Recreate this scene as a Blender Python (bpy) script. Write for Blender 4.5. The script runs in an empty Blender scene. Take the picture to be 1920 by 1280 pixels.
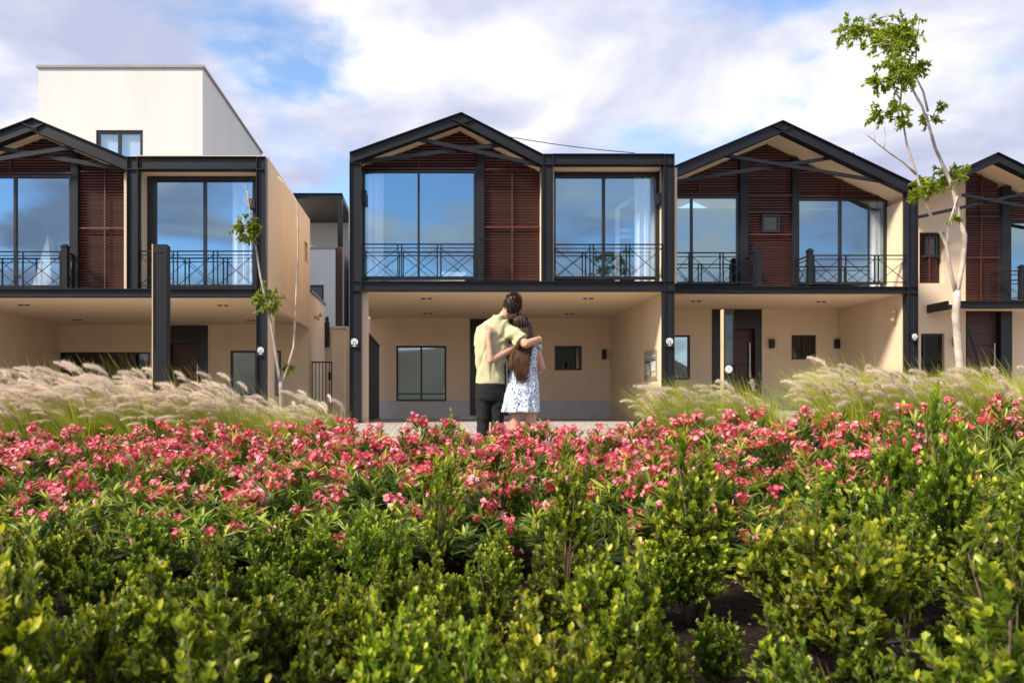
import bpy, bmesh, math, random
import numpy as np
from mathutils import Vector, Matrix, noise as mnoise

random.seed(7); rng = np.random.default_rng(7)
sc = bpy.context.scene
COL = sc.collection

# ------------------------------------------------------------------ camera, sky, sun, exposure
CAMZ, F, CX, CY = 1.2, 1486.0, 815.0, 760.0      # eye height; focal length and vanishing point in photo pixels
cam_d = bpy.data.cameras.new('camera'); cam = bpy.data.objects.new('camera', cam_d); COL.objects.link(cam)
cam.location = (0, 0, CAMZ); cam.rotation_euler = (math.pi/2, 0, 0)
cam_d.sensor_width = 36; cam_d.lens = F/1920*36
cam_d.shift_x = (960-CX)/1920; cam_d.shift_y = (CY-640)/1920
cam_d.clip_start = 0.05; cam_d.clip_end = 5000
cam_d.dof.use_dof = True; cam_d.dof.focus_distance = 10.0; cam_d.dof.aperture_fstop = 4.0
sc.camera = cam

SUN_DIR = Vector((0.66, 0.42, -0.66)).normalized()      # the way the light travels
sun_el = math.asin(-SUN_DIR.z); sun_az = math.atan2(-SUN_DIR.x, -SUN_DIR.y)
sd = bpy.data.lights.new('sun', 'SUN'); sd.energy = 3.0; sd.angle = math.radians(10.0); sd.color = (1.0, 0.88, 0.72)
so = bpy.data.objects.new('sun', sd); COL.objects.link(so); so.location = (-20, -10, 20)
so.rotation_euler = SUN_DIR.to_track_quat('-Z', 'Y').to_euler()

def build_world():
    w = bpy.data.worlds.new('World'); sc.world = w; w.use_nodes = True
    nt = w.node_tree; nt.nodes.clear(); N = nt.nodes.new; L = nt.links.new
    out = N('ShaderNodeOutputWorld'); mix = N('ShaderNodeMixShader')
    b1 = N('ShaderNodeBackground'); b2 = N('ShaderNodeBackground')
    sky = N('ShaderNodeTexSky'); sky.sky_type = 'NISHITA'; sky.sun_disc = False
    sky.sun_elevation = sun_el; sky.sun_rotation = sun_az; sky.air_density = 1.0; sky.dust_density = 0.0; sky.ozone_density = 3.0
    L(sky.outputs[0], b1.inputs[0]); b1.inputs[1].default_value = 0.11
    tc = N('ShaderNodeTexCoord'); sep = N('ShaderNodeSeparateXYZ'); L(tc.outputs['Generated'], sep.inputs[0])
    ab = N('ShaderNodeMath'); ab.operation = 'ABSOLUTE'; L(sep.outputs[2], ab.inputs[0])
    ad = N('ShaderNodeMath'); ad.operation = 'ADD'; L(ab.outputs[0], ad.inputs[0]); ad.inputs[1].default_value = 0.22
    dx = N('ShaderNodeMath'); dx.operation = 'DIVIDE'; L(sep.outputs[0], dx.inputs[0]); L(ad.outputs[0], dx.inputs[1])
    dy = N('ShaderNodeMath'); dy.operation = 'DIVIDE'; L(sep.outputs[1], dy.inputs[0]); L(ad.outputs[0], dy.inputs[1])
    cmb = N('ShaderNodeCombineXYZ'); L(dx.outputs[0], cmb.inputs[0]); L(dy.outputs[0], cmb.inputs[1]); cmb.inputs[2].default_value = SKY_SEED
    n1 = N('ShaderNodeTexNoise'); n1.inputs['Scale'].default_value = 2.1; n1.inputs['Detail'].default_value = 9
    n1.inputs['Roughness'].default_value = 0.52; n1.inputs['Distortion'].default_value = 0.25; L(cmb.outputs[0], n1.inputs['Vector'])
    r1 = N('ShaderNodeValToRGB'); r1.color_ramp.elements[0].position = 0.36; r1.color_ramp.elements[1].position = 0.52
    r1.color_ramp.interpolation = 'EASE'
    n3 = N('ShaderNodeTexNoise'); n3.inputs['Scale'].default_value = 0.42; n3.inputs['Detail'].default_value = 1; L(cmb.outputs[0], n3.inputs['Vector'])     # wide fields of thicker and thinner cover
    m3 = N('ShaderNodeMath'); m3.operation = 'MULTIPLY_ADD'; m3.inputs[1].default_value = COVER_VAR; L(n3.outputs[0], m3.inputs[0]); m4 = N('ShaderNodeMath'); m4.operation = 'SUBTRACT'; m4.inputs[1].default_value = COVER_VAR/2
    L(n1.outputs[0], m3.inputs[2]); L(m3.outputs[0], m4.inputs[0]); L(m4.outputs[0], r1.inputs[0])
    n2 = N('ShaderNodeTexNoise'); n2.inputs['Scale'].default_value = 2.6; n2.inputs['Detail'].default_value = 7
    n2.inputs['Roughness'].default_value = 0.5; n2.inputs['Distortion'].default_value = 0.4
    mp = N('ShaderNodeMapping'); mp.inputs['Location'].default_value = (5.3, 1.7, 2.2); L(cmb.outputs[0], mp.inputs[0]); L(mp.outputs[0], n2.inputs['Vector'])
    r2 = N('ShaderNodeValToRGB'); e = r2.color_ramp.elements
    e[0].position = 0.34; e[0].color = (0.54, 0.58, 0.78, 1); e[1].position = 0.60; e[1].color = (1.06, 1.04, 1.03, 1)
    m = e.new(0.47); m.color = (0.72, 0.75, 0.92, 1); L(n2.outputs[0], r2.inputs[0])
    L(r2.outputs[0], b2.inputs[0]); b2.inputs[1].default_value = 0.435
    L(r1.outputs[0], mix.inputs[0]); L(b1.outputs[0], mix.inputs[1]); L(b2.outputs[0], mix.inputs[2]); L(mix.outputs[0], out.inputs[0])
SKY_SEED = 19.59; COVER_VAR = 0.5
build_world()
sc.view_settings.view_transform = 'Standard'; sc.view_settings.look = 'None'; sc.view_settings.gamma = 1.0
sc.view_settings.use_curve_mapping = False; sc.view_settings.exposure = 1.25
sc.cycles.max_bounces = 6; sc.cycles.diffuse_bounces = 3; sc.cycles.glossy_bounces = 3; sc.cycles.transmission_bounces = 3; sc.cycles.transparent_max_bounces = 6
sc.render.resolution_x = 1024; sc.render.resolution_y = 682

# ------------------------------------------------------------------ helpers
def X(px, Y): return (px-CX)*Y/F
def Z(py, Y): return CAMZ + (CY-py)*Y/F

class MB:
    def __init__(s): s.v = []; s.f = []
    def add(s, vs, fs):
        o = len(s.v); s.v += [tuple(p) for p in vs]; s.f += [tuple(i+o for i in f) for f in fs]; return s
    def box(s, x0, x1, y0, y1, z0, z1):
        if x0 > x1: x0, x1 = x1, x0
        if y0 > y1: y0, y1 = y1, y0
        if z0 > z1: z0, z1 = z1, z0
        return s.add([(x0,y0,z0),(x1,y0,z0),(x1,y1,z0),(x0,y1,z0),(x0,y0,z1),(x1,y0,z1),(x1,y1,z1),(x0,y1,z1)],
                     [(0,3,2,1),(4,5,6,7),(0,1,5,4),(1,2,6,5),(2,3,7,6),(3,0,4,7)])
    def prism(s, poly, y0, y1):          # polygon in x,z (counter-clockwise seen from -y) pushed along y
        n = len(poly)
        vs = [(x,y0,z) for x,z in poly] + [(x,y1,z) for x,z in poly]
        fs = [tuple(range(n)), tuple(range(2*n-1, n-1, -1))] + [(i, i+n, (i+1)%n+n, (i+1)%n) for i in range(n)]
        return s.add(vs, fs)
    def bar(s, a, b, w, d):              # straight bar of section w x d from a to b
        a = Vector(a); b = Vector(b); t = (b-a).normalized()
        up = Vector((0,1,0)) if abs(t.y) < 0.9 else Vector((0,0,1))
        p = t.cross(up).normalized()*w/2; q = t.cross(p).normalized()*d/2
        vs = [c+i*p+j*q for c in (a,b) for i,j in ((-1,-1),(1,-1),(1,1),(-1,1))]
        return s.add(vs, [(0,1,2,3),(7,6,5,4),(0,4,5,1),(1,5,6,2),(2,6,7,3),(3,7,4,0)])
    def tube(s, pts, rad, n=8, cap=True):
        pts = [Vector(p) for p in pts]; rings = []; ref = None
        for i, p in enumerate(pts):
            t = (pts[min(i+1, len(pts)-1)]-pts[max(i-1, 0)]).normalized()
            if ref is None: ref = Vector((1,0,0)) if abs(t.x) < 0.8 else Vector((0,1,0))
            u = (ref - t*ref.dot(t)).normalized(); w = t.cross(u); ref = u
            rings.append([p + (u*math.cos(2*math.pi*k/n)+w*math.sin(2*math.pi*k/n))*rad[i] for k in range(n)])
        vs = [q for r in rings for q in r]; m = len(rings)
        fs = [(i*n+k, i*n+(k+1)%n, (i+1)*n+(k+1)%n, (i+1)*n+k) for i in range(m-1) for k in range(n)]
        if cap: fs += [tuple(range(n-1,-1,-1)), tuple((m-1)*n+k for k in range(n))]
        return s.add(vs, fs)
    def ring_loft(s, rings):             # rings of equal point count, closed at both ends
        n = len(rings[0]); m = len(rings)
        fs = [(i*n+k, i*n+(k+1)%n, (i+1)*n+(k+1)%n, (i+1)*n+k) for i in range(m-1) for k in range(n)]
        fs += [tuple(range(n-1,-1,-1)), tuple((m-1)*n+k for k in range(n))]
        return s.add([q for r in rings for q in r], fs)
    def ball(s, c, r, n=14, m=9, rot=None):   # ellipsoid
        c = Vector(c); rings = []
        for i in range(m+1):
            a = math.pi*(0.02+0.96*i/m); rr = []
            for k in range(n):
                b = 2*math.pi*k/n
                p = Vector((r[0]*math.sin(a)*math.cos(b), r[1]*math.sin(a)*math.sin(b), -r[2]*math.cos(a)))
                if rot is not None: p = rot @ p
                rr.append(c+p)
            rings.append(rr)
        return s.ring_loft(rings)
    def capsule(s, a, b, ra, rb, n=14):
        a = Vector(a); b = Vector(b); t = (b-a).normalized()
        pts = [a-t*ra*0.98, a-t*ra*0.7, a, a.lerp(b,.5), b, b+t*rb*0.7, b+t*rb*0.98]
        return s.tube(pts, [ra*.2, ra*.71, ra, (ra+rb)/2, rb, rb*.71, rb*.2], n)
    def mesh(s, name, smooth=False):
        me = bpy.data.meshes.new(name); me.from_pydata(s.v, [], s.f)
        if smooth: me.polygons.foreach_set('use_smooth', [True]*len(me.polygons))
        me.update(); return me
    def build(s, name, mat, parent=None, smooth=False):
        return mkobj(name, s.mesh(name, smooth), mat, parent)

LOC = {}
def mkobj(name, me, mat, parent=None):
    o = bpy.data.objects.new(name, me); COL.objects.link(o)
    if mat is not None and len(me.materials) == 0: me.materials.append(mat)
    if parent is not None:
        o.parent = parent
        if parent in LOC: o.matrix_parent_inverse = Matrix.Translation(-LOC[parent])
    return o
def tag(o, label=None, cat=None, group=None, kind=None):
    if label: o['label'] = label
    if cat: o['category'] = cat
    if group: o['group'] = group
    if kind: o['kind'] = kind
    return o
def thing(name, loc, label, cat, group=None):     # Empty at a thing's base; its parts are given in world coordinates
    o = bpy.data.objects.new(name, None); COL.objects.link(o); o.location = loc; o.empty_display_size = 0.2
    LOC[o] = Vector(loc); tag(o, label, cat, group); return o
def box(name, mat, parent, *a): return MB().box(*a).build(name, mat, parent)

# ------------------------------------------------------------------ materials
def pmat(name, col, rough=0.6, metal=0.0, var=0.12, vscale=3.0, bump=0.0, bscale=60.0, spec=0.5, objvar=0.0, streak=False):
    m = bpy.data.materials.new(name); m.use_nodes = True; nt = m.node_tree; N = nt.nodes.new; L = nt.links.new
    b = nt.nodes['Principled BSDF']; b.inputs['Roughness'].default_value = rough; b.inputs['Metallic'].default_value = metal
    b.inputs['Specular IOR Level'].default_value = spec
    tc = N('ShaderNodeTexCoord'); src = tc.outputs['Object']
    if streak:
        mp = N('ShaderNodeMapping'); mp.inputs['Scale'].default_value = streak; L(src, mp.inputs[0]); vsrc = mp.outputs[0]
    else: vsrc = src
    n = N('ShaderNodeTexNoise'); n.inputs['Scale'].default_value = vscale; n.inputs['Detail'].default_value = 6; n.inputs['Roughness'].default_value = .6
    L(vsrc, n.inputs['Vector'])
    r = N('ShaderNodeMapRange'); r.inputs[1].default_value = .3; r.inputs[2].default_value = .7
    r.inputs[3].default_value = 1-var; r.inputs[4].default_value = 1+var; L(n.outputs[0], r.inputs[0])
    val = r.outputs[0]
    if objvar:
        oi = N('ShaderNodeObjectInfo'); r2 = N('ShaderNodeMapRange'); r2.inputs[3].default_value = 1-objvar; r2.inputs[4].default_value = 1+objvar
        L(oi.outputs['Random'], r2.inputs[0]); mu = N('ShaderNodeMath'); mu.operation = 'MULTIPLY'; L(val, mu.inputs[0]); L(r2.outputs[0], mu.inputs[1]); val = mu.outputs[0]
    mx = N('ShaderNodeVectorMath'); mx.operation = 'SCALE'; mx.inputs[0].default_value = col[:3]; L(val, mx.inputs['Scale'])
    L(mx.outputs[0], b.inputs['Base Color'])
    if bump:
        nb = N('ShaderNodeTexNoise'); nb.inputs['Scale'].default_value = bscale; nb.inputs['Detail'].default_value = 4; L(src, nb.inputs['Vector'])
        bp = N('ShaderNodeBump'); bp.inputs['Strength'].default_value = bump; bp.inputs['Distance'].default_value = 0.01
        L(nb.outputs[0], bp.inputs['Height']); L(bp.outputs[0], b.inputs['Normal'])
    return m

def leafmat(name, stops, rough=0.4, trans=0.35, tcol=None, spec=0.4, ov=.18):   # colour follows the mesh attribute "tint"
    m = bpy.data.materials.new(name); m.use_nodes = True; nt = m.node_tree; N = nt.nodes.new; L = nt.links.new
    b = nt.nodes['Principled BSDF']; out = nt.nodes['Material Output']
    at = N('ShaderNodeAttribute'); at.attribute_name = 'tint'
    r = N('ShaderNodeValToRGB'); e = r.color_ramp.elements
    e[0].position = stops[0][0]; e[0].color = (*stops[0][1], 1); e[1].position = stops[-1][0]; e[1].color = (*stops[-1][1], 1)
    for p, c in stops[1:-1]: k = e.new(p); k.color = (*c, 1)
    L(at.outputs['Fac'], r.inputs[0])
    oi = N('ShaderNodeObjectInfo'); hs = N('ShaderNodeHueSaturation'); mr = N('ShaderNodeMapRange')
    mr.inputs[3].default_value = 1-ov*.7; mr.inputs[4].default_value = 1+ov; L(oi.outputs['Random'], mr.inputs[0]); L(mr.outputs[0], hs.inputs['Value'])
    L(r.outputs[0], hs.inputs['Color']); L(hs.outputs[0], b.inputs['Base Color'])
    if ov > .3:
        fr = N('ShaderNodeMath'); fr.operation = 'MULTIPLY'; fr.inputs[1].default_value = 7.3; f2 = N('ShaderNodeMath'); f2.operation = 'FRACT'; h2 = N('ShaderNodeMapRange'); h2.inputs[3].default_value = .478; h2.inputs[4].default_value = .516
        L(oi.outputs['Random'], fr.inputs[0]); L(fr.outputs[0], f2.inputs[0]); L(f2.outputs[0], h2.inputs[0]); L(h2.outputs[0], hs.inputs['Hue'])
    b.inputs['Roughness'].default_value = rough; b.inputs['Specular IOR Level'].default_value = spec
    t = N('ShaderNodeBsdfTranslucent'); mx = N('ShaderNodeMixShader'); mx.inputs[0].default_value = trans
    if tcol:
        mm = N('ShaderNodeMix'); mm.data_type = 'RGBA'; mm.blend_type = 'MULTIPLY'; mm.inputs[0].default_value = 1
        L(hs.outputs[0], mm.inputs[6]); mm.inputs[7].default_value = (*tcol, 1); L(mm.outputs[2], t.inputs[0])
    else: L(hs.outputs[0], t.inputs[0])
    L(b.outputs[0], mx.inputs[1]); L(t.outputs[0], mx.inputs[2]); L(mx.outputs[0], out.inputs[0])
    return m

M = {}
M['stucco'] = pmat('beige_stucco', (0.72, 0.565, 0.40), .85, var=.055, vscale=1.1, streak=(1.6, 1.6, .5), bump=.25, bscale=160, spec=.2)
M['ceiling'] = pmat('ceiling_plaster', (0.76, 0.59, 0.42), .85, var=.03, vscale=.7, bump=.1, bscale=120, spec=.2)
M['white'] = pmat('white_render', (0.69, 0.68, 0.66), .85, var=.05, vscale=.8, streak=(1.8, 1.8, .3), bump=.15, bscale=120, spec=.2)
M['plinth'] = pmat('grey_concrete', (0.52, 0.51, 0.50), .8, var=.08, vscale=2.5, bump=.2, bscale=90, spec=.2)
M['steel'] = pmat('dark_steel', (0.013, 0.0135, 0.017), .45, var=.15, vscale=2.0, bump=.04, bscale=200, spec=.3)
M['rail'] = pmat('railing_steel', (0.010, 0.012, 0.015), .4, var=.1, vscale=4.0, spec=.3)
M['frame'] = pmat('dark_bronze_frame', (0.014, 0.012, 0.012), .35, var=.1)
M['slat'] = pmat('red_brown_timber', (0.088, 0.021, 0.016), .5, var=.22, vscale=5, bump=.15, bscale=60, objvar=.2, streak=(1.0, 8.0, 12.0))
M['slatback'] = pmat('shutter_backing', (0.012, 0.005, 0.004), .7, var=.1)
M['door'] = pmat('dark_red_timber', (0.060, 0.017, 0.014), .45, var=.2, vscale=4, streak=(1.0, 6.0, 10.0))
M['black'] = pmat('matt_black', (0.008, 0.008, 0.009), .5, var=.05)
M['roof'] = pmat('grey_roof', (0.30, 0.29, 0.28), .75, var=.1)
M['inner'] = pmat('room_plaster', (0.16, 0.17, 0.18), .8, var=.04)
M['curtain'] = pmat('white_curtain', (0.85, 0.86, 0.90), .9, var=.03)
M['linen'] = pmat('white_linen', (0.82, 0.82, 0.84), .9, var=.04)
M['paint'] = pmat('white_paint', (0.80, 0.80, 0.80), .5, var=.03)
M['brass'] = pmat('weathered_brass', (0.62, 0.46, 0.28), .4, var=.1)
M['metal'] = pmat('brushed_metal', (0.60, 0.60, 0.58), .35, metal=.7, var=.06)
M['emblem'] = pmat('emblem_white', (0.80, 0.80, 0.80), .5, var=.02)
M['bark'] = pmat('pale_bark', (0.46, 0.385, 0.33), .8, var=.30, vscale=10, bump=.4, bscale=40, spec=.2)
M['twig'] = pmat('brown_twig', (0.10, 0.065, 0.035), .8, var=.2, vscale=30)
M['brownsteel'] = pmat('brown_panel', (0.030, 0.018, 0.014), .5, var=.1)
M['hose'] = pmat('black_hose', (0.02, 0.02, 0.02), .5)

def glass(name, fac, gcol, tcol):
    m = bpy.data.materials.new(name); m.use_nodes = True; nt = m.node_tree; nt.nodes.clear(); N = nt.nodes.new; L = nt.links.new
    out = N('ShaderNodeOutputMaterial'); g = N('ShaderNodeBsdfGlossy'); g.inputs['Roughness'].default_value = 0.012; g.inputs[0].default_value = (*gcol, 1)
    t = N('ShaderNodeBsdfTransparent'); t.inputs[0].default_value = (*tcol, 1)
    mx = N('ShaderNodeMixShader'); mx.inputs[0].default_value = fac
    tc = N('ShaderNodeTexCoord'); n = N('ShaderNodeTexNoise'); n.inputs['Scale'].default_value = 0.9; L(tc.outputs['Object'], n.inputs['Vector'])
    bp = N('ShaderNodeBump'); bp.inputs['Strength'].default_value = .05; bp.inputs['Distance'].default_value = .02; L(n.outputs[0], bp.inputs['Height']); L(bp.outputs[0], g.inputs['Normal'])
    L(t.outputs[0], mx.inputs[1]); L(g.outputs[0], mx.inputs[2]); L(mx.outputs[0], out.inputs[0]); return m
M['glass'] = glass('blue_reflective_glass', 0.24, (0.60, 0.84, 1.0), (0.94, 0.97, 1.0))
M['dglass'] = pmat('dark_glass', (0.006, 0.007, 0.008), .03, var=.0, spec=.8)

def mirror_glass():
    m = bpy.data.materials.new('reflecting_dark_glass'); m.use_nodes = True; nt = m.node_tree; nt.nodes.clear(); N = nt.nodes.new; L = nt.links.new
    out = N('ShaderNodeOutputMaterial'); g = N('ShaderNodeBsdfGlossy'); g.inputs['Roughness'].default_value = 0.01; g.inputs[0].default_value = (.75, .85, .95, 1); d = N('ShaderNodeBsdfDiffuse'); d.inputs[0].default_value = (.012, .013, .015, 1)
    mx = N('ShaderNodeMixShader'); mx.inputs[0].default_value = .42; L(d.outputs[0], mx.inputs[1]); L(g.outputs[0], mx.inputs[2]); L(mx.outputs[0], out.inputs[0]); return m
M['mglass'] = mirror_glass()
def soil_mat():
    m = pmat('dark_soil', (0.015, 0.009, 0.0065), .95, var=.5, vscale=9, bump=1.0, bscale=35, spec=.1); return m
M['soil'] = soil_mat()
def paver_mat():
    m = bpy.data.materials.new('bounce_pavers'); m.use_nodes = True; nt = m.node_tree; N = nt.nodes.new; L = nt.links.new
    b = nt.nodes['Principled BSDF']; b.inputs['Roughness'].default_value = .85
    tc = N('ShaderNodeTexCoord'); br = N('ShaderNodeTexBrick'); L(tc.outputs['Object'], br.inputs['Vector'])
    br.inputs['Scale'].default_value = 1; br.inputs['Brick Width'].default_value = .22; br.inputs['Row Height'].default_value = .11; br.inputs['Mortar Size'].default_value = .006
    br.inputs['Color1'].default_value = (.48, .43, .375, 1); br.inputs['Color2'].default_value = (.38, .34, .30, 1); br.inputs['Mortar'].default_value = (.06, .055, .05, 1)  # stone colours raised and warmed to bounce light into the carports
    L(br.outputs[0], b.inputs['Base Color'])
    bp = N('ShaderNodeBump'); bp.inputs['Strength'].default_value = .5; bp.inputs['Distance'].default_value = .01; bp.invert = True
    L(br.outputs['Fac'], bp.inputs['Height']); L(bp.outputs[0], b.inputs['Normal']); return m
M['paver'] = paver_mat()

# ------------------------------------------------------------------ ground
YS = [-2000, -30, 1, 3, 5, 7.5, 9, 14, 16.2, 5000]; HS = [-1.3, -1.3, -1.14, -1.05, -0.88, -0.67, -0.62, -0.46, -0.40, -0.40]
def gh(x, y):
    h = CAMZ + float(np.interp(y, YS, HS))
    s = min(max((y-9.0)/5.0, 0), 1); s = s*s*(3-2*s)
    return h + s*float(np.interp(x, [-12, -3.3, -2.0, 5.0, 5.6, 12], [-.26, -.26, -.02, -.02, .23, .23]))     # each house stands on its own level
def sheet(name, xs, ys, mat, dz=0.0, rough=0.0):
    vs = []; 
    for y in ys:
        for x in xs:
            r = rough*mnoise.noise(Vector((x*4, y*4, 0)))+rough*.7*mnoise.noise(Vector((x*13, y*13, 3))) if rough and 0 < y < 9 and abs(x) < 8 else 0
            vs.append((x, y, gh(x, y)+dz+r))
    nx = len(xs); fs = [(j*nx+i, j*nx+i+1, (j+1)*nx+i+1, (j+1)*nx+i) for j in range(len(ys)-1) for i in range(nx-1)]
    o = MB().add(vs, fs).build(name, mat, smooth=True); tag(o, kind='structure'); return o
xs = [-1500, -300, -60, -30, -15]+list(np.arange(-9, -3.2, .1))+list(np.arange(-3.2, 4.6, .04))+list(np.arange(4.6, 9.01, .1))+[12, 15, 30, 60, 300, 1500]
ys = [-1500, -300, -60, -20, -8, -3, 0]+list(np.arange(.5, 6, .04))+list(np.arange(6, 9, .1))+[9, 10, 11, 12, 13, 14, 15, 16, 17, 20, 30, 60, 300, 2500]
sheet('ground', xs, ys, M['soil'], 0, .03)
sheet('pavement', list(np.arange(-30, 30.1, .5)), list(np.arange(7.95, 40, .5)), M['paver'], .03)
kb = MB()
for i in range(60):
    x = -18+i*.6; kb.box(x+.004, x+.596, 7.80, 7.946, gh(x, 7.9)-.2, gh(x, 7.9)+.08)
tag(kb.build('kerb', M['plinth']), kind='structure')
# hills behind the photographer, seen only mirrored in the low windows
hb = MB(); hv = []; hx = list(range(-900, 901, 30))
for x in hx:
    t = 55+45*mnoise.noise(Vector((x*.006, 1, 0)))+14*mnoise.noise(Vector((x*.03, 4, 0)))
    hv += [(x, -520, -3), (x, -600, t*.8), (x, -700, t)]
hb.add(hv, [(i*3+j, i*3+3+j, i*3+4+j, i*3+1+j) for i in range(len(hx)-1) for j in range(2)])
tag(hb.build('hills', pmat('hill_scrub', (.10, .10, .07), .9, var=.3, vscale=.02), smooth=True), kind='structure')

# ------------------------------------------------------------------ building kit
FT = 0.016
def column(par, px0, px1, z0, z1, Yf, d=.20):
    x0, x1 = X(px0, Yf), X(px1, Yf); b = MB()
    b.box(x0, x0+FT, Yf, Yf+d, z0, z1).box(x1-FT, x1, Yf, Yf+d, z0, z1).box(x0+FT, x1-FT, Yf+.05, Yf+.07, z0, z1)
    return b.build('column', M['steel'], par)
def stiffener(par, px0, px1, z, Yf):
    x0, x1 = X(px0, Yf), X(px1, Yf)
    return box('stiffener', M['steel'], par, x0+FT, x1-FT, Yf+.004, Yf+.05, z-.008, z+.008)
def hbeam(par, px0, px1, pyt, pyb, Yf, d=.20):
    x0, x1, z1, z0 = X(px0, Yf), X(px1, Yf), Z(pyt, Yf), Z(pyb, Yf); b = MB()
    b.box(x0, x1, Yf-.004, Yf+d, z1-FT, z1).box(x0, x1, Yf-.004, Yf+d, z0, z0+FT).box(x0, x1, Yf+.05, Yf+.07, z0+FT, z1-FT)
    return b.build('beam', M['steel'], par)
def rafter(par, p0, p1, vt, Yf, d=.20):     # rake beam with plumb-cut ends; p = photo pixel of the upper edge, vt = plumb depth in pixels
    x0, z0, x1, z1 = X(p0[0], Yf), Z(p0[1], Yf), X(p1[0], Yf), Z(p1[1], Yf); t = vt*Yf/F; b = MB()
    def strip(a, c, y0, y1): b.prism([(x0, z0-c), (x1, z1-c), (x1, z1-a), (x0, z0-a)], y0, y1)
    strip(0, FT*1.1, Yf-.006, Yf+d); strip(t-FT*1.1, t, Yf-.006, Yf+d); strip(FT*1.1, t-FT*1.1, Yf+.05, Yf+.07)
    return b.build('rafter', M['steel'], par)
def roofpiece(par, p0, p1, vt, Yf, y0, y1):
    x0, z0, x1, z1 = X(p0[0], Yf), Z(p0[1], Yf), X(p1[0], Yf), Z(p1[1], Yf); t = vt*Yf/F
    r = MB().prism([(x0, z0-t*.5), (x1, z1-t*.5), (x1, z1-.012), (x0, z0-.012)], y0, y1).build('roof', M['roof'], par)
    MB().prism([(x0, z0-t+.012), (x1, z1-t+.012), (x1, z1-t*.5-.002), (x0, z0-t*.5-.002)], y0, y1).build('soffit', M['ceiling'], r)
    return r
def wall_xz(name, mat, par, x0, x1, z0, z1, y0, y1, holes=()):
    xsn = sorted({x0, x1, *[min(max(h[i], x0), x1) for h in holes for i in (0, 1)]}); zsn = sorted({z0, z1, *[min(max(h[i], z0), z1) for h in holes for i in (2, 3)]})
    b = MB()
    for i in range(len(xsn)-1):
        for j in range(len(zsn)-1):
            cx, cz = (xsn[i]+xsn[i+1])/2, (zsn[j]+zsn[j+1])/2
            if any(h[0] < cx < h[1] and h[2] < cz < h[3] for h in holes): continue
            b.box(xsn[i], xsn[i+1], y0, y1, zsn[j], zsn[j+1])
    return b.build(name, mat, par)
def wall_yz(name, mat, par, x0, x1, y0, y1, z0, z1, holes=()):
    ysn = sorted({y0, y1, *[h[i] for h in holes for i in (0, 1)]}); zsn = sorted({z0, z1, *[h[i] for h in holes for i in (2, 3)]}); b = MB()
    for i in range(len(ysn)-1):
        for j in range(len(zsn)-1):
            cy, cz = (ysn[i]+ysn[i+1])/2, (zsn[j]+zsn[j+1])/2
            if any(h[0] < cy < h[1] and h[2] < cz < h[3] for h in holes): continue
            b.box(x0, x1, ysn[i], ysn[i+1], zsn[j], zsn[j+1])
    return b.build(name, mat, par)
def window(par, x0, x1, z0, z1, Y, mull=(), fw=.05, pane='glass', bars=(), fl=None):
    fl = fl or fw; b = MB()
    b.box(x0, x0+fl, Y, Y+.07, z0, z1).box(x1-fw, x1, Y, Y+.07, z0, z1).box(x0+fl, x1-fw, Y, Y+.07, z1-fw, z1).box(x0+fl, x1-fw, Y, Y+.07, z0, z0+fw)
    for m in mull: b.box(m-fw*.45, m+fw*.45, Y-.006, Y+.075, z0+fw, z1-fw)
    for h in bars: b.box(x0+fl, x1-fw, Y+.008, Y+.062, h-.018, h+.018)
    w = b.build('window', M['frame'], par)
    e = [x0+fl] + [v for m in mull for v in (m-fw*.45, m+fw*.45)] + [x1-fw]
    for i in range(0, len(e), 2): box('pane', M[pane], w, e[i], e[i+1], Y+.03, Y+.04, z0+fw, z1-fw)
    return w
def slat_mesh():
    b = MB(); h, t = .029, .012; c, s = math.cos(.42), math.sin(.42)      # tilted louvre of unit length
    q = [(-t/2, -h/2), (t/2, -h/2), (t/2, h/2), (-t/2, h/2)]
    pr = [(y*c-z*s, y*s+z*c) for y, z in q]
    vs = [(x, y, z) for x in (-.5, .5) for y, z in pr]
    b.add(vs, [(0,1,2,3),(7,6,5,4),(0,4,5,1),(1,5,6,2),(2,6,7,3),(3,7,4,0)]); me = b.mesh('slat'); me.materials.append(M['slat']); return me
SLAT = slat_mesh()
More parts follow.
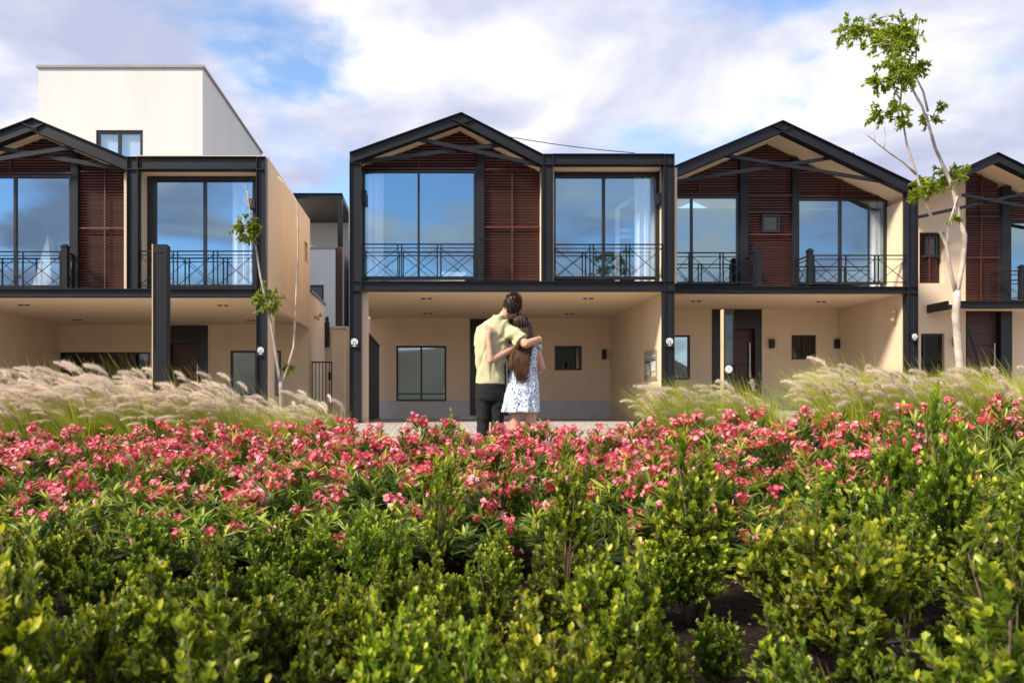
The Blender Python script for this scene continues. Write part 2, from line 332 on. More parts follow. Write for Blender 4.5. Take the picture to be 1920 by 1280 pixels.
def shutter(par, pxl, pxr, pyt, pyb, Yw, pitch=5.3, topline=None, stiles=(), rails=(), hole=None):
    """louvred timber panel; topline(px)->py limits slats under a sloping roof"""
    x0, x1, z0 = X(pxl, Yw), X(pxr, Yw), Z(pyb, Yw); b = MB()
    tl = topline or (lambda p: pyt)
    ps = np.linspace(pxl, pxr, 25)
    poly = [(x0, z0), (x1, z0)] + [(X(p, Yw), Z(max(tl(p), pyt), Yw)) for p in ps[::-1]]
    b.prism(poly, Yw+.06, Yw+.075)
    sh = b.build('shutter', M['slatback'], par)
    fr = MB()
    for s in stiles: fr.box(X(s, Yw)-.013, X(s, Yw)+.013, Yw-.022, Yw+.0, z0, Z(max(tl(s), pyt)+1, Yw))
    for r in rails: fr.box(x0, x1, Yw-.026, Yw+.004, Z(r, Yw)-.018, Z(r, Yw)+.018)
    if stiles or rails: fr.build('stile', M['slat'], sh)
    n = int((pyb-pyt)/pitch)
    for i in range(n):
        py = pyb - (i+.5)*pitch
        ok = [p for p in np.linspace(pxl, pxr, 120) if max(tl(p), pyt) < py-1.5]
        if len(ok) < 3: continue
        segs = [(ok[0], ok[-1])]
        if hole and hole[2] < py < hole[3]: segs = [(ok[0], hole[0]), (hole[1], ok[-1])]
        for a, c in segs:
            if c-a < 3: continue
            o = bpy.data.objects.new('slat', SLAT); COL.objects.link(o); o.parent = sh
            o.location = ((X(a, Yw)+X(c, Yw))/2, Yw+.028, Z(py, Yw)); o.scale = (X(c, Yw)-X(a, Yw), 1, pitch*Yw/F/.06)
            o.rotation_euler = (random.uniform(-.05, .05), random.uniform(-.0012, .0012), 0)
    return sh
def railing(par, pts, pyt, pyb, panels, Y, posts=(), d2=None):
    """front railing in the plane Y; panels = pixel spans; posts = pixel spans of wide capped posts"""
    zt, zb = Z(pyt, Y), Z(pyb, Y); z2 = Z(pyt+7.5, Y); zl = zb+.055
    x0, x1 = X(pts[0], Y), X(pts[1], Y)
    r = MB().box(x0, x1, Y-.022, Y+.022, zt-.022, zt).box(x0, x1, Y-.013, Y+.013, z2-.016, z2).box(x0, x1, Y-.013, Y+.013, zl-.016, zl).build('railing', M['rail'], par)
    for a, c in panels:
        xa, xc = X(a, Y), X(c, Y)
        for x in (xa, xc): box('baluster', M['rail'], r, x-.012, x+.012, Y-.012, Y+.012, zb, zt-.022)
        MB().bar((xa+.012, Y-.006, z2-.02), (xc-.012, Y-.006, zl+.004), .013, .010).build('brace', M['rail'], r)
        MB().bar((xa+.012, Y+.006, zl+.004), (xc-.012, Y+.006, z2-.02), .013, .010).build('brace', M['rail'], r)
    for a, c in posts:
        xa, xc = X(a, Y), X(c, Y); w = xc-xa
        MB().box(xa, xc, Y-w/2, Y+w/2, zb, zt+.07).box(xa-.012, xc+.012, Y-w/2-.012, Y+w/2+.012, zt+.075, zt+.105).box(xa+.02, xc-.02, Y-w/2+.02, Y+w/2-.02, zt+.07, zt+.14).build('post', M['rail'], r)
    return r
def side_rail(par, x, y0, y1, zt, zb):
    r = MB().box(x-.022, x+.022, y0, y1, zt-.022, zt).box(x-.013, x+.013, y0, y1, zt-.10, zt-.084).box(x-.013, x+.013, y0, y1, zb+.04, zb+.056).build('railing', M['rail'], par)
    MB().bar((x-.006, y0, zt-.1), (x-.006, y1, zb+.05), .013, .01).build('brace', M['rail'], r)
    MB().bar((x+.006, y0, zb+.05), (x+.006, y1, zt-.1), .013, .01).build('brace', M['rail'], r)
    box('baluster', M['rail'], r, x-.012, x+.012, y1-.03, y1-.006, zb, zt-.022)
def lamp_box(par, x0, x1, z0, z1, y0, y1):
    b = MB().box(x0, x1, y0, y1, z0, z1).box(x0+.01, x1-.01, y0+.01, y1-.01, z0-.012, z0).box(x0-.006, x1+.006, y0-.006, y1+.006, z1, z1+.012)
    return b.build('wall_lamp', M['black'], par)
def downlight(par, x, y, z):
    b = MB()
    for dx in (-.07, .07):
        n = 14; b.add([(x+dx+.055*math.cos(2*math.pi*k/n), y+.055*math.sin(2*math.pi*k/n), z-.004) for k in range(n)] + [(x+dx+.045*math.cos(2*math.pi*k/n), y+.045*math.sin(2*math.pi*k/n), z-.020) for k in range(n)],
              [tuple(range(n, 2*n))[::-1]]+[(k, (k+1)%n, (k+1)%n+n, k+n) for k in range(n)])
    return b.build('downlight', M['black'], par)
def emblem_plate(par, px0, px1, py0, py1, Y, r=None, disc=False):
    x0, x1, z1, z0 = X(px0, Y), X(px1, Y), Z(py0, Y), Z(py1, Y)
    p = box('emblem_plate', M['steel'], par, x0, x1, Y-.014, Y-.0065, z0, z1)
    emblem(p, (x0+x1)/2, (z0+z1)/2, Y-.016, r or (x1-x0)*.34); return p
def emblem(par, cx, cz, Y, r):
    b = MB()
    def disc(x, z, q, n=8): b.prism([(x+q*math.cos(2*math.pi*k/n), z+q*math.sin(2*math.pi*k/n)) for k in range(n)], Y-.004, Y)
    r *= 1.12
    for k in range(13):
        a = math.radians(-48+23*k); disc(cx+r*.80*math.cos(a), cz+r*.15+r*.80*math.sin(a), r*.15)
    for k in range(8):
        a = math.radians(-22+32*k); disc(cx+r*.45*math.cos(a), cz+r*.2+r*.45*math.sin(a), r*.15)
    disc(cx, cz+r*.25, r*.14)
    b.prism([(cx-r*.09, cz-r*.85), (cx+r*.09, cz-r*.85), (cx+r*.05, cz+r*.05), (cx-r*.05, cz+r*.05)], Y-.004, Y)
    for s in (-1, 1):
        b.bar((cx, Y-.002, cz-r*.45), (cx+s*r*.45, Y-.002, cz+r*.0), r*.09, .004)
    b.prism([(cx-r*.5, cz-r*1.02), (cx+r*.5, cz-r*1.02), (cx+r*.45, cz-r*.9), (cx-r*.45, cz-r*.9)], Y-.004, Y)
    return b.build('emblem', M['emblem'], par)
def room(par, x0, x1, y0, y1, z0, z1):
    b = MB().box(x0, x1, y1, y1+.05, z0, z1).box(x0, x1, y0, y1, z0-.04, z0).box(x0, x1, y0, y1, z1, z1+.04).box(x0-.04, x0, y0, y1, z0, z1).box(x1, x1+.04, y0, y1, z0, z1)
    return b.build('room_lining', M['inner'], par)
def door(par, x0, x1, z0, z1, Y, leaf, depth=.25, handle_side=1):
    """dark portal with a set-back plank leaf, a long diagonal groove and a pull handle"""
    d = MB().box(x0, leaf[0], Y-.02, Y+depth, z0, z1).box(leaf[1], x1, Y-.02, Y+depth, z0, z1).box(leaf[0], leaf[1], Y-.02, Y+depth, leaf[2], z1).build('door', M['frame'], par)
    yl = Y+depth-.10; n = 9; h = (leaf[2]-z0)/n
    for i in range(n): box('plank', M['door'], d, leaf[0]+.002, leaf[1]-.002, yl, yl+.05, z0+i*h+.004, z0+(i+1)*h-.004)
    box('leaf_core', M['black'], d, leaf[0]+.002, leaf[1]-.002, yl+.02, yl+.045+.02, z0, leaf[2])
    w = leaf[1]-leaf[0]
    MB().bar((leaf[0]+.08*w, yl-.006, leaf[2]-.12*(leaf[2]-z0)), (leaf[0]+.68*w, yl-.006, z0+.30*(leaf[2]-z0)), .035, .01).build('groove', M['black'], d)
    hx = leaf[1]-.09 if handle_side > 0 else leaf[0]+.09
    MB().bar((hx, yl-.06, z0+.85), (hx, yl-.06, z0+1.75), .025, .025).bar((hx, yl-.06, z0+.95), (hx, yl, z0+.95), .02, .02).bar((hx, yl-.06, z0+1.65), (hx, yl, z0+1.65), .02, .02).build('handle', M['metal'], d)
    MB().tube([(hx, yl-.03, z0+.72), (hx, yl, z0+.72)], [.03, .03], 12).build('lock', M['metal'], d)
    return d
def curtain(x0, x1, z0, z1, Y, label):
    n = 90; w = x1-x0; vs = []; fs = []
    for i in range(n+1):
        t = i/n; y = Y+.035*math.sin(t*w*42)+.012*math.sin(t*w*97+1)
        vs += [(x0+w*t, y, z0), (x0+w*t+.01*math.sin(t*23), y*1.0, (z0+z1)/2), (x0+w*t, Y+(y-Y)*.8, z1)]
    nv = len(vs); vs += [(x, y+.008, z) for x, y, z in vs]
    for i in range(n):
        for j in range(2): a = i*3+j; fs += [(a, a+3, a+4, a+1), (a+nv+1, a+4+nv, a+3+nv, a+nv)]
    o = MB().add(vs, fs).build('curtain', M['curtain'], smooth=True); return tag(o, label, 'curtain', 'curtains behind the upper windows')
def line(p0, p1): return lambda px: p0[1]+(p1[1]-p0[1])*(px-p0[0])/(p1[0]-p0[0])
def truss(par, segs, Y, w=.085, d=.05):
    for i, (a, c) in enumerate(segs):
        y = Y+(-.03 if i % 2 else .03)
        MB().bar((X(a[0], Y), y, Z(a[1], Y)), (X(c[0], Y), y, Z(c[1], Y)), w, d).build('truss_bar', M['steel'], par)

# ------------------------------------------------------------------ centre house
def centre_house():
    Yf, Yw, Yb = 16.7, 17.2, 22.0; fl = CAMZ-.37
    R = thing('townhouse', (X(960, Yf), Yf, fl), 'middle two-storey house with asymmetric gable and carport behind the couple', 'house', 'row houses')
    zt = Z(288, Yf); zm1, zm0 = Z(527, Yf), Z(545, Yf)
    column(R, 655, 677, fl-.3, Z(303, Yf), Yf); column(R, 1245, 1265, fl-.3, zt, Yf); column(R, 1017, 1037, zm1+.003, zt, Yf)
    hbeam(R, 677.2, 1244.8, 527, 545, Yf); hbeam(R, 1037.2, 1244.8, 288, 308, Yf)
    for a, c in ((655, 677), (1245, 1265)):
        for z in (zm0, zm1): stiffener(R, a, c, z, Yf)
    for z in (zt-.01, Z(308, Yf)): stiffener(R, 1245, 1265, z, Yf); stiffener(R, 1017, 1037, z, Yf)
    stiffener(R, 655, 677, Z(306, Yf), Yf)
    pk, le, re = (865, 210), (655, 285), (1017, 288)
    rafter(R, le, pk, 21, Yf); rafter(R, pk, re, 22, Yf)
    roofpiece(R, le, pk, 21, Yf, Yf+.22, Yf+7); roofpiece(R, pk, re, 22, Yf, Yf+.22, Yf+7)
    for p in ((843, 225, 872, 233), (885, 228, 858, 234)):       # joint plates near the ridge
        MB().bar((X(p[0], Yf), Yf+.03, Z(p[1]-4, Yf)), (X(p[2], Yf), Yf+.03, Z(p[3], Yf)), .02, .04).build('stiffener', M['steel'], R)
    truss(R, [((677, 303), (945, 270)), ((779, 261), (1014, 311))], Yf+.13)
    lt = line((680, 299), (865, 236)); rt = line((865, 236), (1017, 313))
    top = lambda p: max(lt(p), rt(p)) if 677 < p else 330
    # window wall
    window(R, X(679, Yw), X(893, Yw), Z(524, Yw), Z(319, Yw), Yw, [X(785, Yw)], .055)
    window(R, X(1036, Yw), X(1236, Yw), Z(524, Yw), Z(323, Yw), Yw, [X(1132, Yw)], .07)
    box('post', M['steel'], R, X(893.3, Yw), X(907.5, Yw), Yw-.06, Yw+.09, Z(526, Yw), Z(285, Yw))
    shutter(R, 680, 893, 236, 317, Yw, 5.3, top, [785], [316])
    shutter(R, 908, 1012, 236, 525, Yw, 5.3, top, [960], [426, 318])
    box('reveal', M['stucco'], R, X(1012.5, Yw), X(1037, Yw)-.02, Yf+.21, Yw+.06, zm1, Z(312, Yf))
    box('reveal', M['stucco'], R, X(1237, Yw), X(1262, Yw), Yf+.21, Yw+.07, zm1, Z(309, Yf))
    box('reveal', M['stucco'], R, X(672, Yw), X(679, Yw)-.002, Yf+.21, Yw+.07, zm1, Z(303, Yf))
    box('soffit', M['ceiling'], R, X(1037, Yf), X(1245, Yf), Yf+.203, Yw+.3, Z(309, Yf), Z(296, Yf))
    box('parapet', M['white'], R, X(1017, Yf)+.02, X(1265, Yf)-.06, Yf+.203, Yf+.38, Z(296, Yf), Z(282.5, Yf))
    box('roof', M['roof'], R, X(1017, Yf)+.05, X(1262, Yf), Yf+.382, Yf+7, Z(308, Yf)+.01, Z(291, Yf))
    # side walls, slab, ceiling
    wall_yz('wall', M['stucco'], R, X(655, Yf)+.01, X(655, Yf)+.16, Yf+.21, Yf+7, zm0+.01, Z(307, Yf))
    wall_yz('wall', M['stucco'], R, X(1265, Yf)-.17, X(1265, Yf)-.02, Yf+.21, Yf+7, fl-.2, Z(300, Yf))
    wl = X(1245, Yf)+.03
    box('ceiling', M['ceiling'], R, X(655, Yf)+.165, wl+.06, Yf+.203, Yb+.05, zm0+.005, zm1-.05)
    box('balcony_floor', M['plinth'], R, X(677, Yf), wl, Yf+.203, Yw+.4, zm1-.048, zm1-.006)
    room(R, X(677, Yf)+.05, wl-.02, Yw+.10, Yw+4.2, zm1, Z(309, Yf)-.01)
    box('floor', M['paver'], R, X(655, Yf), X(1265, Yf), Yf-.5, Yb+.5, fl-.4, fl)
    # carport
    bx0, bx1 = X(692, Yb), wl+.05; pl = Z(750, Yb)
    dW = (X(743, Yb), X(837, Yb), Z(752, Yb), Z(648, Yb)); sW = (X(1040, Yb), X(1091, Yb), Z(694, Yb), Z(648, Yb)); D = (X(881, Yb), X(976, Yb), fl, Z(598, Yb))
    wall_xz('wall', M['stucco'], R, bx0, bx1, pl, zm0+.005, Yb, Yb+.2, [dW, sW, D])
    wall_xz('plinth', M['plinth'], R, bx0-.003, D[0], fl, pl, Yb-.012, Yb+.2, [(dW[0], dW[1], pl-.03, pl+1)]); box('plinth', M['plinth'], R, D[1], bx1, Yb-.012, Yb+.2, fl, pl)
    window(R, *dW, Yb+.03, [X(790, Yb)], .055, 'mglass', [Z(738, Yb)]); window(R, *sW, Yb+.03, [(sW[0]+sW[1])/2], .05, 'dglass')
    door(R, D[0], D[1], fl, D[3], Yb, (D[0]+.30, D[1]-.28, D[3]-.45))
    box('step', M['plinth'], R, D[0]-.3, D[1]+.2, Yb-.45, Yb-.016, fl+.001, fl+.09)
    wallX = wl+.0
    wall_yz('wall', M['stucco'], R, wallX, wallX+.05, Yf+.21, Yb, fl, zm0+.005)
    box('pier', M['stucco'], R, X(677, Yf)+.0, X(677, Yf)+.12, Yf+.205, Yf+.55, fl, zm0+.005)
    g = MB()
    for i in range(24): yy = Yf+.75+i*.16; g.box(X(677, Yf)+.05, X(677, Yf)+.07, yy, yy+.03, fl+.05, fl+1.95)
    g.box(X(677, Yf)+.04, X(677, Yf)+.08, Yf+.7, Yf+4.6, fl+1.95, fl+2.0).box(X(677, Yf)+.04, X(677, Yf)+.08, Yf+.7, Yf+4.6, fl+.02, fl+.06); g.build('side_gate', M['frame'], R)
    lamp_box(R, X(1128, Yb), X(1135.5, Yb), Z(673, Yb), Z(656, Yb), Yb-.12, Yb)
    lamp_box(R, X(676, Yw), X(688, Yw), Z(382, Yw), Z(363, Yw), Yw-.22, Yw-.06); lamp_box(R, X(1229, Yw), X(1240, Yw), Z(386, Yw), Z(368, Yw), Yw-.22, Yw-.06)
    zc = zm0+.005
    for px, py in ((800, 559), (1103, 559), (802, 587), (1068, 588)):
        y = (zc-CAMZ)*F/(CY-py); downlight(R, X(px, y), y, zc)
    MB().ball((X(1155, Yb)-.05, Yb-.12, Z(605, Yb)), (.05, .05, .09)).bar((X(1155, Yb)-.05, Yb-.1, Z(600, Yb)), (X(1155, Yb)-.05, Yb, Z(600, Yb)), .03, .03).build('motion_sensor', M['paint'], R, True)
    box('socket', M['paint'], R, wallX-.012, wallX-.001, 19.0, 19.12, Z(757, 19), Z(750, 19))
    railing(R, (678, 893), 457, 523, [(680, 746), (753, 820), (827, 892)], Yf+.10, [(897, 905)])
    railing(R, (1039, 1244), 457.5, 523, [(1041, 1106), (1112.5, 1174), (1180.5, 1241)], Yf+.10)
    emblem_plate(R, 655.5, 674, 633, 651, Yf); emblem_plate(R, 1246, 1264.5, 632, 650, Yf)
    curtain(X(683, Yw+.25), X(720, Yw+.25), zm1+.02, Z(322, Yw), Yw+.16, 'white curtain at the left edge of the middle house\'s gable window')
    curtain(X(1188, Yw+.25), X(1230, Yw+.25), zm1+.02, Z(328, Yw), Yw+.16, 'white curtain at the right edge of the middle house\'s flat-roofed bay window')
    # furniture behind the glass
    b = thing('bed', (X(790, 18.4), 18.6, zm1), 'low white bed behind the middle house\'s gable window railing', 'bed')
    y0 = Yw+.7; MB().box(X(722, y0), X(840, y0), y0, y0+1.6, zm1+.05, zm1+.28).build('mattress', M['linen'], b)
    MB().box(X(828, y0), X(872, y0), y0-.2, y0-.02, zm1, zm1+.36).box(X(828, y0)+.03, X(872, y0)-.03, y0-.22, y0-.2, zm1+.05, zm1+.3).build('footboard', M['paint'], b)
    hb_ = thing('house_bed_frame', (X(1170, 18), 18.2, zm1), 'white house-shaped bed frame behind the middle house\'s right window', 'bed frame')
    y0 = Yw+.55; pA = (X(1157, y0), y0, zm1); pB = (X(1157, y0), y0, Z(392, y0)); pC = (X(1200, y0), y0, Z(366, y0))
    MB().bar(pA, pB, .09, .09).build('post', M['paint'], hb_); MB().bar(pB, pC, .09, .088).build('roof_rail', M['paint'], hb_)
    for py in (432, 444, 520): MB().bar((X(1158, y0), y0+.01, Z(py, y0)), (X(1215, y0), y0+.01, Z(py, y0)), .07, .06).build('side_rail', M['paint'], hb_)
    MB().bar((X(1240, y0), y0, zm1), (X(1240, y0), y0, Z(392, y0)), .09, .09).build('post', M['paint'], hb_); MB().bar((X(1240, y0), y0, Z(392, y0)), pC, .09, .086).build('roof_rail', M['paint'], hb_)
    # information board on the carport wall
    s = thing('information_board', (wallX, 17.9, Z(714, 17.9)), 'silver notice board on the carport wall right of the couple', 'sign')
    ya, yc = wl*F/(1234-CX), wl*F/(1210-CX); z0, z1 = Z(713, (ya+yc)/2), Z(658, (ya+yc)/2)
    box('panel', M['metal'], s, wallX-.03, wallX-.002, ya, yc, z0, z1)
    def mk(a, c, e, f, m, n='print'): box(n, M[m], s, wallX-.034-.0, wallX-.0302, ya+(yc-ya)*a, ya+(yc-ya)*c, z0+(z1-z0)*e, z0+(z1-z0)*f)
    mk(.08, .92, .80, .83, 'plinth'); mk(.35, .9, .90, .93, 'plinth'); mk(.12, .42, .66, .69, 'black'); mk(.55, .92, .62, .66, 'black'); mk(.60, .92, .20, .58, 'plinth'); mk(.10, .45, .30, .62, 'plinth'); mk(.06, .38, .12, .26, 'brass')
    for i in range(9): mk(.78, .86, .10+i*.055, .13+i*.055, 'black')
    for i in range(6): mk(.44, .5, .12+i*.07, .15+i*.07, 'steel')
centre_house()

# ------------------------------------------------------------------ left house
def left_house():
    Yf, Yw, Yb = 16.0, 16.45, 21.6; fl = CAMZ-.62
    R = thing('townhouse', (X(180, Yf), Yf, fl), 'left two-storey house cut by the frame, blank beige side wall', 'house', 'row houses')
    zm1, zm0 = Z(541, Yf), Z(556, Yf); zt = Z(293, Yf); xr = X(498, Yf)
    column(R, 480, 498, fl-.3, zt, Yf); column(R, 237, 258, zm1+.003, zt, Yf); column(R, -152, -130, fl-.3, Z(318, Yf), Yf)
    hbeam(R, -129.8, 479.8, 541, 556, Yf); hbeam(R, 258.2, 479.8, 293, 317, Yf)
    for z in (zm0, zm1, zt-.01, Z(317, Yf)): stiffener(R, 480, 498, z, Yf)
    for z in (zt-.01, Z(317, Yf)): stiffener(R, 237, 258, z, Yf)
    pk, le, re = (60, 220), (-152, 300), (237, 294)
    rafter(R, le, pk, 25, Yf); rafter(R, pk, re, 25, Yf); roofpiece(R, le, pk, 25, Yf, Yf+.22, Yf+5); roofpiece(R, pk, re, 25, Yf, Yf+.22, Yf+5)
    MB().bar((X(38, Yf), Yf+.03, Z(229, Yf)), (X(68, Yf), Yf+.03, Z(243, Yf)), .02, .04).build('stiffener', M['steel'], R)
    MB().bar((X(82, Yf), Yf+.03, Z(230, Yf)), (X(52, Yf), Yf+.03, Z(246, Yf)), .02, .04).build('stiffener', M['steel'], R)
    truss(R, [((-60, 268), (236, 318)), ((145, 276), (-130, 320))], Yf+.13)
    lt = line((-152, 326), (60, 247)); rt = line((60, 247), (237, 322)); top = lambda p: max(lt(p), rt(p))
    window(R, X(-130, Yw), X(135, Yw), Z(540, Yw), Z(328, Yw), Yw, [X(-50, Yw), X(28, Yw)], .06)
    window(R, X(276, Yw), X(480, Yw), Z(540, Yw), Z(332, Yw), Yw, [X(384, Yw)], .07, fl=.19)
    box('post', M['steel'], R, X(135.3, Yw), X(148, Yw), Yw-.06, Yw+.09, Z(541, Yw), Z(290, Yw))
    shutter(R, -130, 135, 240, 327, Yw, 5.3, top, [20], [325]); shutter(R, 148, 240, 240, 541, Yw, 5.3, top, [197], [428, 322])
    box('reveal', M['stucco'], R, X(240, Yw)+.01, X(276, Yw)-.002, Yf+.21, Yw+.07, zm1, Z(318, Yf))
    box('soffit', M['ceiling'], R, X(258, Yf), X(480, Yf), Yf+.203, Yw+.3, Z(318, Yf), Z(303, Yf))
    box('parapet', M['stucco'], R, X(240, Yf), xr-.155, Yf+.203, Yf+.36, Z(303, Yf), Z(285.5, Yf)); box('roof', M['roof'], R, X(240, Yf), xr-.157, Yf+.362, Yb, Z(318, Yf)+.01, Z(296, Yf))
    yh0, yh1 = 3.41*F/(CX-572), 3.41*F/(CX-577.5)
    wall_yz('wall', M['stucco'], R, xr-.15, xr-.008, Yf+.21, 21.75, zm0-.10, Z(287, Yf), [(yh0, yh1, Z(491, 21), Z(453, 21))])
    box('slot_glazing', M['dglass'], R, xr-.10, xr-.09, yh0, yh1, Z(491, 21), Z(453, 21))
    wall_yz('wall', M['stucco'], R, xr-.15, xr-.01, 21.752, 24.7, fl-.2, Z(548, 21.87)); box('coping', M['steel'], R, xr-.18, xr+.03, 21.76, 24.75, Z(548, 21.87)+.002, Z(548, 21.87)+.06)
    box('pier', M['stucco'], R, xr-.12, xr-.012, Yf+.205, 16.95, fl, zm0-.102)
    box('ceiling', M['ceiling'], R, X(-152, Yf)+.1, xr-.152, Yf+.203, Yb+.05, zm0+.004, zm1-.05); box('balcony_floor', M['plinth'], R, X(-130, Yf), xr-.152, Yf+.203, Yw+.4, zm1-.048, zm1-.006)
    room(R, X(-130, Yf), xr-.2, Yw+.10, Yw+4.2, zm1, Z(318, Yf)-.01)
    box('floor', M['paver'], R, X(-152, Yf), xr+.3, Yf-.5, Yb+3, fl-.4, fl)
    gw = (X(112, Yb), X(281, Yb), Z(712, Yb), Z(660, Yb)); D = (X(316, Yb), X(390, Yb), fl, Z(610, Yb)); w2 = (X(432, Yb), X(527, Yb), Z(742, Yb), Z(657, Yb))
    x0 = X(112, Yb); wall_xz('wall', M['stucco'], R, x0, xr-.02, fl, zm0+.004, Yb, Yb+.15, [gw, D, w2])
    wall_yz('wall', M['stucco'], R, x0-.15, x0-.002, Yf+.21, Yb+.1, fl, zm0+.004)
    window(R, *gw, Yb+.03, [X(238, Yb)], .05, 'dglass'); window(R, *w2, Yb+.03, [X(480, Yb)], .06, 'mglass')
    door(R, D[0], D[1], fl, D[3], Yb, (D[0]+.05, D[1]-.22, D[3]-.5))
    lamp_box(R, X(472, Yw), X(482, Yw), Z(395, Yw), Z(378, Yw), Yw-.22, Yw-.06)
    zc = zm0+.004
    for px, py in ((45, 571), (145, 599), (418, 572), (471, 600)):
        y = (zc-CAMZ)*F/(CY-py); downlight(R, X(px, y), y, zc)
    railing(R, (-130, 118), 471, 540, [(-112, -42), (-34, 33), (43, 113)], Yf+.10, [(117, 128)]); side_rail(R, X(123, Yf+.1), Yf+.17, Yw-.06, Z(471, Yf+.1), zm1)
    railing(R, (259, 479), 470, 540, [(262, 325), (333, 400), (408, 475)], Yf+.10)
    emblem_plate(R, 480.5, 497.5, 648, 667, Yf)
    sc_ = MB(); yy, zz = 22.6, Z(594, 22.6)
    sc_.ball((xr+.03, yy, zz), (.03, .05, .07)).bar((xr-.01, yy, zz), (xr+.16, yy, zz+.02), .03, .03).ball((xr+.16, yy, zz+.06), (.05, .05, .07)).ball((xr+.1, yy, zz-.06), (.04, .04, .05)); sc_.build('wall_light', M['brass'], R, True)
    curtain(X(438, Yw+.25), X(474, Yw+.25), zm1+.02, Z(336, Yw), Yw+.16, 'white curtain behind the left house\'s flat-roofed bay window')
    t = thing('play_tent', (X(88, 17.1), 17.1, zm1), 'white pointed play tent behind the left house\'s balcony window', 'tent')
    yt = 17.1; ap = (X(91, yt), yt, Z(432, yt)); base = [(X(68, yt), yt-.3, zm1+.01), (X(112, yt), yt-.3, zm1+.01), (X(118, yt), yt+.4, zm1+.01), (X(64, yt), yt+.4, zm1+.01)]
    n = 5; cl = MB().add(base+[ap], [(0, 1, 4), (1, 2, 4), (2, 3, 4), (3, 0, 4), (3, 2, 1, 0)]).build('canvas', M['linen'], t)
    for q in base: MB().bar(q, Vector(ap)+(Vector(ap)-Vector(q))*.10, .02, .02).build('pole', M['twig'], t)
left_house()

